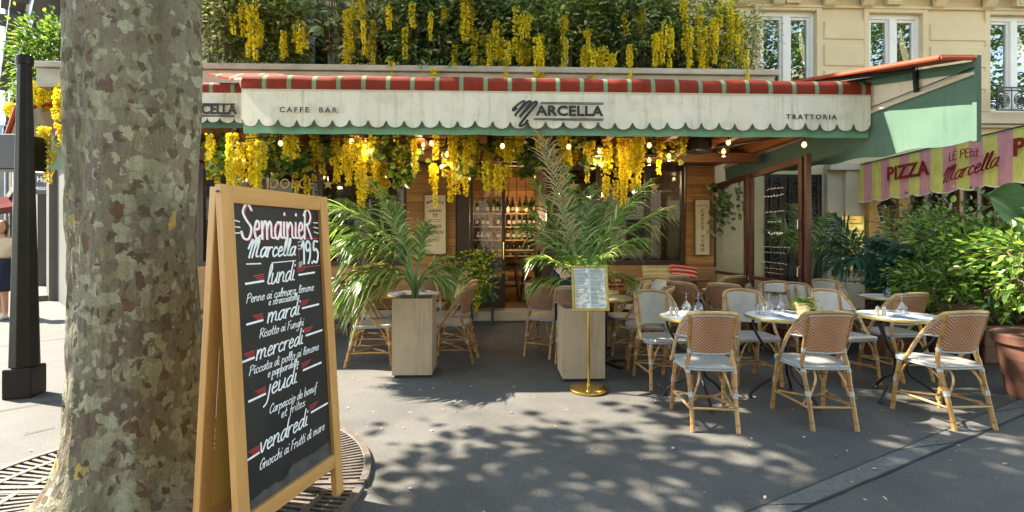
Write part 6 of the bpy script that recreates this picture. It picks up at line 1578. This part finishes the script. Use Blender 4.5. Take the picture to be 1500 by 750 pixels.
# ---------------------------------------------------------------- lamps under the canopy
def lamp_obj(kind):
    t = thing(kind, '', 'lamp')
    if kind == 'cone_lamp':
        m_ = MB(); m_.lathe([(.016, .16), (.022, .10), (.035, .06), (.115, .012), (.118, 0), (.11, .0), (.03, .052), (.0, .055)], 24); m_.build('lamp_shade', MT['black'], t, smooth='auto')
        m_ = MB(); m_.lathe([(.072, -.004), (.080, -.05), (.068, -.105), (.03, -.125), (0, -.127)], 20, caps=False); m_.build('glass', MT['jar'], t, smooth=True)
        m_ = MB(); m_.tube([(0, 0, .15), (0, 0, .42)], .005, 5); m_.build('cord', MT['black'], t); zb_ = -.055; rb = .027
    elif kind == 'jar_lamp':
        m_ = MB(); m_.lathe([(.0, .075), (.03, .07), (.034, .045), (.034, .03)], 14); m_.build('cap', MT['zinc'], t, smooth='auto')
        m_ = MB(); m_.lathe([(.034, .035), (.048, .01), (.050, -.06), (.044, -.075), (0, -.077)], 16, caps=False); m_.build('glass', MT['jar'], t, smooth=True)
        m_ = MB(); m_.tube([(0, 0, .07), (0, 0, .40)], .004, 5); m_.build('cord', MT['black'], t); zb_ = -.02; rb = .014
    else:
        m_ = MB(); m_.lathe([(0, .075), (.014, .07), (.016, .03), (.012, .025)], 10); m_.build('socket', MT['black'], t, smooth='auto')
        m_ = MB(); m_.tube([(0, 0, .07), (.01, 0, .22)], .004, 5); m_.build('cord', MT['black'], t); zb_ = 0; rb = .029
    m_ = MB(); m_.lathe([(0, zb_ - rb * 1.3), (rb * .8, zb_ - rb * .7), (rb, zb_), (rb * .6, zb_ + rb * 1.0), (.006, zb_ + rb * 1.6)], 12); m_.build('bulb', MT['bulb'], t, smooth=True)
    return t
protos = {}
def lamp(kind, px, py, Y, label, s=1.0):
    if kind in protos: c = copy_tree(protos[kind])
    else: c = protos[kind] = lamp_obj(kind)
    p = at(px, py, Y); c.location = p; c.scale = (s, s, s)
    tag(c, label, 'lamp', {'cone_lamp': 'black cone lamps under the canopy', 'jar_lamp': 'small jar lamps under the canopy', 'bare_bulb': 'bare bulbs on the string of lights'}[kind])
    return p
warm = []
for (px, py, s, lb) in ((348, 206, 1.0, 'black cone lamp nearest the tree trunk, lit'), (534, 200, 1.0, 'lit cone lamp tucked up under the awning hem above DOLCE'), (620, 207, .9, 'lit cone lamp left of the plank pier sign'), (655, 220, 1.1, 'lit cone lamp hanging just over the cream APERITIVO sign'), (878, 216, 1.0, 'lit cone lamp right of the tall palm tip'), (951, 229, 1.0, 'lit cone lamp above the right gilt star, lower one of two'), (980, 223, 1.0, 'lit cone lamp by the right plank pier'), (1060, 216, 1.05, 'lit cone lamp at the top of the glass screen'), (58, 232, 1.2, 'lit cone lamp left of the tree trunk at the corner')):
    warm.append(lamp('cone_lamp', px, py, 6.6 if px > 100 else 7.6, lb, s))
for (px, py, lb) in ((411, 210, 'bare bulb right of the lamp nearest the trunk'), (515, 207, 'bare bulb left of the lamp above DOLCE'), (632, 210, 'bare bulb over the plank pier'), (736, 214, 'bare bulb over the open doorway'), (833, 215, 'bare bulb over the tall palm'), (951, 213, 'bare bulb above the lamp at the right gilt star'), (1067, 209, 'bare bulb over the lamp of the glass screen'), (1178, 212, 'bare bulb alone under the green side canopy')):
    lamp('bare_bulb', px, py, 6.3 if px < 1150 else 5.75, lb, 1.0)
for (px, py, lb) in ((361, 262, 'jar lamp low beside the trunk-end blossom'), (475, 258, 'jar lamp touching the left gilt star'), (565, 258, 'jar lamp over the GIOIA lettering'), (688, 260, 'jar lamp at the top of the door jamb'), (710, 216, 'jar lamp up under the beam over the doorway'), (783, 257, 'jar lamp at the right of the doorway'), (987, 260, 'jar lamp right of the right gilt star')):
    lamp('jar_lamp', px, py, 7.2, lb, 1.0)
for i, (px, lb) in enumerate(((744, 'amber glass pendant over the bar table, left of three'), (757, 'amber glass pendant over the bar table, middle of three'), (771, 'amber glass pendant over the bar table, right of three'))):
    p = at(px, 307, 10.4); t = thing('pendant_lamp', lb, 'lamp', p, 0, 'amber pendants inside'); m_ = MB(); m_.lathe([(.02, .16), (.05, .10), (.062, .0), (.062, -.10)], 14, caps=False); m_.build('glass', MT['jar'], t, smooth=True)
    m_ = MB(); m_.lathe([(0, -.06), (.02, -.04), (.024, .02), (0, .06)], 10); m_.build('bulb', MT['amber'], t, smooth=True); m_ = MB(); m_.tube([(0, 0, .15), (.05 * (1 - i), 0, 1.1)], .006, 5); m_.build('cord', MT['black'], t)
def glow(p, w_, r_=.05, col=(1.0, .70, .40)):
    d = bpy.data.lights.new('lamp_glow', 'POINT'); d.energy = w_; d.color = col; d.shadow_soft_size = r_
    o = bpy.data.objects.new('lamp_glow', d); o.location = p; COL.objects.link(o)
for p in warm: glow(p + V((0, 0, -.20)), 1.5)
glow(at(757, 318, 10.4), 7.0, .08); glow((-3, 10.6, 2.6), 6.0, .1); glow((2.6, 10.6, 2.6), 6.0, .1)
# string-light cable
m_ = MB(); m_.tube(arc([at(px, 203 + 2.5 * math.sin(px * .06), 6.3) for px in range(300, 1080, 26)], 3), .006, 5); tag(m_.build('light_cable', MT['black']), 'thin black cable carrying the bare bulbs under the awning hem', 'cable')
m_ = MB(); c = at(1022, 214, 6.9); m_.box(c, (.30, .26, .20), M=Matrix.Rotation(.5, 3, 'Z')); tag(m_.build('loudspeaker', MT['black'], bevel=.03), 'black loudspeaker under the canopy above the right plank pier', 'speaker')

# ================================================================ PLANTS ON THE RIGHT
palm('slender palm in front of the iron street door', (at(1186, 0, 7.6).x, 7.6, .55), [(rad(a), L, li, dr, .40, .55, None) for a, L, li, dr in ((30, .55, 1.6, .5), (75, .5, 2.0, .4), (120, .5, 1.7, .45), (170, .5, 1.2, .5), (-10, .6, 1.1, .55), (215, .45, 1.2, .5), (-50, .5, .9, .55))], 31, W=.024)
palm('dark arching palm before the stone pilaster with a shaggy trunk', (at(1284, 0, 6.7).x, 6.7, .35), [(rad(a), L, li, dr, .40, .05, 'lf_blue') for a, L, li, dr in ((175, .70, .85, .70), (195, .75, .65, .72), (160, .60, 1.2, .6), (215, .75, .7, .7), (240, .6, .8, .7), (60, .6, 1.2, .6), (0, .6, .9, .6), (-40, .6, .7, .65), (120, .6, 1.5, .5), (185, .6, 1.6, .45))], 32, W=.030, trunk=(.10, .55))
for i in range(1): pass
ob_ = bpy.data.objects
# shaggy palm crown sits at the top of its trunk
pal = [o for o in scene.objects if o.get('label', '').startswith('dark arching')][0]
for ch in pal.children:
    if ch.name.startswith('frond'): ch.location.z += .55
shrub('shrub', 'tall dense dark-green shrub under the pizzeria awning', 'shrub', (6.05, 6.5, .25), (.72, .5, 1.45), 44, 4600, .070, .042, 'lf_dark', 201, 'shrubs of the planted border', spread=.17, zmin=.42)
shrub('shrub', 'bright glossy-leaved shrub with crooked pale stems by the big clay pot', 'shrub', (5.25, 5.35, .35), (.72, .5, 1.25), 34, 3300, .075, .048, 'lf_gloss', 202, 'shrubs of the planted border', stem=.016, spread=.115, zmin=.36)
shrub('shrub', 'low bright shrub sprouting over the long brown planter', 'shrub', (4.72, 5.05, .42), (.36, .28, .62), 16, 620, .075, .045, 'lf_gloss', 203, 'shrubs of the planted border', spread=.10, zmin=.2)
shrub('shrub', 'bushy glossy shrub growing from the big clay pot at the frame edge', 'shrub', (4.80, 4.15, .52), (.46, .34, .86), 22, 1500, .075, .045, 'lf_gloss', 204, 'shrubs of the planted border', stem=.014, spread=.13, zmin=.25)
shrub('shrub', 'dark shrub filling the corner behind the glossy one', 'shrub', (6.2, 5.6, .2), (.55, .5, 1.45), 30, 2600, .075, .045, 'lf_dark', 205, 'shrubs of the planted border', spread=.18, zmin=.25)
shrub('shrub', 'dense low dark foliage behind the long brown planter', 'shrub', (5.5, 6.0, .3), (.6, .3, .7), 16, 900, .08, .045, 'lf_dark', 206, 'shrubs of the planted border', spread=.16, zmin=.1)
fa = thing('fatsia', 'blue-green palmate fatsia beside the slatted bench', 'plant', (at(1330, 0, 6.1).x, 6.1, .35)); m_, s2 = MB(), MB()
for k in range(30):
    p = V((R.uniform(-.42, .45), R.uniform(-.35, .2), R.uniform(.25, 1.15))); s2.tube(arc([V((R.uniform(-.05, .05), 0, 0)), V((p.x * .5, p.y * .4, p.z * .8)), p], 3), .008, 5)
    palmate(m_, p, V((p.x * 1.5 + R.uniform(-.3, .3), -R.uniform(.3, 1), R.uniform(-.7, .1))), V((0, -.55, 1)), R.uniform(.20, .30), 8)
m_.build('foliage', MT['lf_blue'], fa); s2.build('stems', MT['branch'], fa)
bn = thing('banana_plant', 'banana plant whose one broad leaf rises under the striped awning', 'plant', (atX(1490, 330, 5.9).x, 5.35, .3)); m_ = MB()
tip, bs_ = at(1432, 287, 5.35), at(1496, 327, 5.35); o0 = V(bn.location)
m_.grid(lambda t, w: (bs_.lerp(tip, t) - o0) + V((.35, -.1, 1)).normalized() * w * .21 * math.sin(math.pi * min(1, .12 + t * .92)) ** .7 + V((0, -.12 * abs(w), .08 * math.sin(t * 3))), [i / 16 for i in range(17)], [-1 + i / 5 for i in range(11)])
m_.build('leaf', simple('banana_leaf', K(.075, .17, .07), .35, var=.2, scale=4, stretch=(1, 6, 6)), bn, smooth=True); m_ = MB(); m_.tube(arc([V((.25, .1, 0)), V((.18, .05, 1.0)), bs_ - o0], 5), .02, 8); m_.build('stalk', MT['stemg'], bn, smooth=True)
def clay_pot(label, x, y, r_, h, name='clay_pot'):
    t = thing(name, label, 'pot', (x, y, 0)); m_ = MB(); m_.lathe([(r_ * .70, 0), (r_ * .74, .01), (r_ * .86, h * .45), (r_ * .87, h * .47), (r_ * .95, h * .84), (r_ * 1.03, h * .85), (r_ * 1.05, h * .98), (r_ * 1.0, h), (r_ * .9, h), (r_ * .88, h * .92), (0, h * .90)], 40); m_.build('pot', MT['terra'], t, smooth='auto')
    m_ = MB()
    for z in (.34, .62): m_.lathe([(r_ * (.74 + .24 * z), h * z - .006), (r_ * (.765 + .24 * z), h * z), (r_ * (.74 + .24 * z), h * z + .006)], 40, caps=False)
    m_.build('band', MT['terra'], t, smooth=True)
clay_pot('big round terracotta pot at the right frame edge', 4.78, 4.15, .35, .56); clay_pot('terracotta pot standing behind the big round one', 4.95, 5.25, .20, .70)
for (x, y, w_, lb) in ((4.85, 5.6, 1.0, 'long brown planter trough behind the rightmost chair'), (5.9, 5.5, 1.0, 'long brown planter trough deeper in the border'), (5.75, 6.35, 1.9, 'long brown planter trough under the dark shrubs')):
    t = thing('planter_trough', lb, 'planter', (x, y, 0)); m_ = MB(); m_.span((-w_ / 2, -.18, 0), (w_ / 2, .18, .42)); m_.build('trough', MT['terra'], t, bevel=.02); m_ = MB(); m_.span((-w_ / 2 - .02, -.205, .36), (w_ / 2 + .02, -.182, .43)); m_.span((-w_ / 2 - .02, -.205, .20), (w_ / 2 + .02, -.182, .24)); m_.build('rim', MT['terra'], t, bevel=.008)
sb = thing('slatted_bench', 'brown slatted bench back behind the fatsia', 'bench', (at(1335, 0, 7.2).x, 7.2, 0)); L = 1.25
for z in (.50, .60, .70, .80): 
    m_ = MB(); m_.span((-L / 2, -.02, z), (L / 2, .02, z + .075)); m_.build('slat', MT['redframe'], sb)
m_ = MB(); m_.span((-L / 2, -.45, .40), (L / 2, -.03, .44)); m_.build('seat', MT['redframe'], sb)
for s in (-1, 1):
    m_ = MB(); m_.span((s * L / 2 - .03, .022, 0), (s * L / 2 + .03, .07, .9)); m_.build('leg', MT['redframe'], sb); m_ = MB(); m_.span((s * (L / 2 - .05) - .03, -.45, 0), (s * (L / 2 - .05) + .03, -.40, .399)); m_.build('leg', MT['redframe'], sb)

# ================================================================ LAMP POST / STREET POLE, PLANE TREE
q = gnd(17, 586); po = thing('street_post', 'dark brown tapered octagonal street post with square plinth left of the trunk', 'post', (q.x, q.y + .12, 0), rad(12))
m_ = MB(); m_.lathe([(.150, 0), (.150, .25), (.138, .265)], 4, (0, 0, 0)); pb = m_.build('plinth', MT['post'], po, bevel=.01, rot=(0, 0, rad(45)))
m_ = MB(); m_.lathe([(.108, .265), (.092, 1.0), (.050, 2.95), (.050, 2.98)], 8); m_.build('shaft', MT['post'], po, bevel=.006)
m_ = MB(); m_.lathe([(.058, 2.93), (.062, 2.95), (.062, 2.99), (.052, 3.01), (0, 3.02)], 16); m_.build('cap', MT['post'], po, smooth='auto')

tr = thing('plane_tree', 'thick plane tree trunk with patchy camouflage bark rising through the iron grate', 'tree', (TX, TY, 0))
m_ = MB(); nr, ns = 110, 120
def trunk_pt(i, j):
    z = 4.6 * (i / nr) ** 1.25; a = 2 * math.pi * j / ns
    fl_a = 1 + .45 * max(0, math.cos(a - rad(205))) ** 2 + .22 * math.cos(3 * a + .6)
    r_ = .262 + .010 * max(0, z - 1.2) + .26 * math.exp(-z / .145) * fl_a + .03 * math.exp(-z / .5)
    r_ += .010 * noise.noise(V((math.cos(a) * 2.2, math.sin(a) * 2.2, z * 1.1))) * 2 + .006 * noise.noise(V((math.cos(a) * 9, math.sin(a) * 9, z * 3.2)))
    side = max(0, math.cos(a - rad(190))); r_ += side * .022 * noise.noise(V((math.cos(a) * 16, math.sin(a) * 16, z * 5)))
    r_ += .022 * math.exp(-((z - 2.2) / .12) ** 2 - ((a - rad(185)) / .35) ** 2)
    return V((r_ * math.cos(a) - .012 * z + .05 * (z / 4.6) ** 2, r_ * math.sin(a), z - .02))
for i in range(nr + 1):
    for j in range(ns): m_.v.append(tuple(trunk_pt(i, j)))
for i in range(nr):
    for j in range(ns): m_.f.append((i * ns + j, i * ns + (j + 1) % ns, (i + 1) * ns + (j + 1) % ns, (i + 1) * ns + j)); m_.m.append(0)
m_.build('trunk', MT['bark'], tr, smooth=True)
CROWN_K, CROWN_N = 46, 115
rt = random.Random(404); limbs, crown = MB(), MB()
top = V((.0, 0, 4.45))
def limb_to(p, q, r0, r1):
    mid = (p + q) / 2 + V((rt.uniform(-.3, .3), rt.uniform(-.3, .3), .35)); limbs.tube(arc([p, mid, q], 5), [r0 + (r1 - r0) * i / 10 for i in range(11)], 8)
cl_pts = []
SH = SUN_H / SUN_V
while len(cl_pts) < CROWN_K:
    gx, gy, z = rt.uniform(-.5, 6.6), rt.uniform(.4, 5.2), rt.uniform(5.3, 8.6)
    if gy > 3.75 and gx < 1.4: continue
    if gx < -.25 + max(0, gy - 2.6) * .35: continue
    if 5.3 < gx < 7.2 and 3.2 < gy < 5.0: continue
    cl_pts.append(V((gx - SH.x * z - TX, gy - SH.y * z - TY, z)))
mains = []
for p in cl_pts:
    if all((p - q).length > 2.1 for q in mains): mains.append(p)
for m2 in mains: limb_to(top, m2, .12, .035)
ends = []
for p in cl_pts:
    q = min(mains, key=lambda k: (k - p).length)
    if (q - p).length > .05: limb_to(q, p, .035, .008)
    ends.append(p)
extra = []
for e in ends + extra:
    rr_ = rt.uniform(.30, .62)
    for _ in range(CROWN_N):
        g_ = V((rt.gauss(0, 1), rt.gauss(0, 1), rt.gauss(0, .6))); p = e + g_ * rr_ * .62
        s_ = rt.uniform(.10, .19); palm_n = V((rt.uniform(-.6, .6), rt.uniform(-.6, .6), 1))
        d = V((rt.uniform(-1, 1), rt.uniform(-1, 1), rt.uniform(-.8, .1)))
        crown.leaf(p, d, palm_n, s_, s_ * .95, fold=.1, droop=.1)
limbs.build('limb', MT['bark'], tr, smooth=True); crown.build('crown', MT['lf_plane'], tr)
# plane trees across the street (mirrored in the windows)
for i, (x, y) in enumerate(((-6.5, -9.5), (2.5, -10.5), (11.0, -9.0), (16.5, -10.0), (22.0, -9.2), (27.5, -10.0))):
    t = thing('plane_tree', ['plane tree across the street mirrored in the left windows', 'plane tree across the street mirrored in the doorway glass', 'plane tree across the street mirrored in the upper window nearest the ledge', 'plane tree across the street mirrored in the middle upper window', 'plane tree across the street mirrored in the upper window with the balcony', 'farthest plane tree of the row across the street'][i], 'tree', (x, y, 0), 0, 'plane trees across the street')
    m_ = MB(); m_.tube([(0, 0, 0), (.1, 0, 2.5), (0, .1, 12)], [.34, .28, .08], 12); m_.build('trunk', MT['bark'], t, smooth=True); m_ = MB(); rr = random.Random(60 + i)
    for _ in range(64):
        c = V((rr.gauss(0, 2.4), rr.gauss(0, 1.6), rr.uniform(4.5, 15)))
        for _ in range(70):
            p = c + V((rr.gauss(0, .5), rr.gauss(0, .5), rr.gauss(0, .4))); m_.leaf(p, V((rr.uniform(-1, 1), rr.uniform(-1, 1), rr.uniform(-1, .3))), V((rr.uniform(-.5, .5), rr.uniform(-.5, .5), 1)), .26, .22)
    m_.build('crown', MT['lf_plane'], t)

# ---------------------------------------------------------------- fallen petals, leaf scraps and grit on the pavement
rl = random.Random(909); m_ = MB()
for _ in range(520):
    x, y = rl.uniform(-3.4, 5.5), rl.uniform(2.3, 7.5); s_ = rl.uniform(.006, .022)
    m_.leaf(V((x, y, .006)), V((rl.uniform(-1, 1), rl.uniform(-1, 1), rl.uniform(0, .2))), V((rl.uniform(-.2, .2), 0, 1)), s_ * 1.4, s_, fold=.15)
tag(m_.build('fallen_petals', leafmat('scraps', [(0, (.10, .07, .03)), (.3, (.30, .22, .06)), (.6, (.45, .38, .10)), (.8, (.50, .48, .40)), (1, (.62, .60, .55))], .1)), kind='stuff')
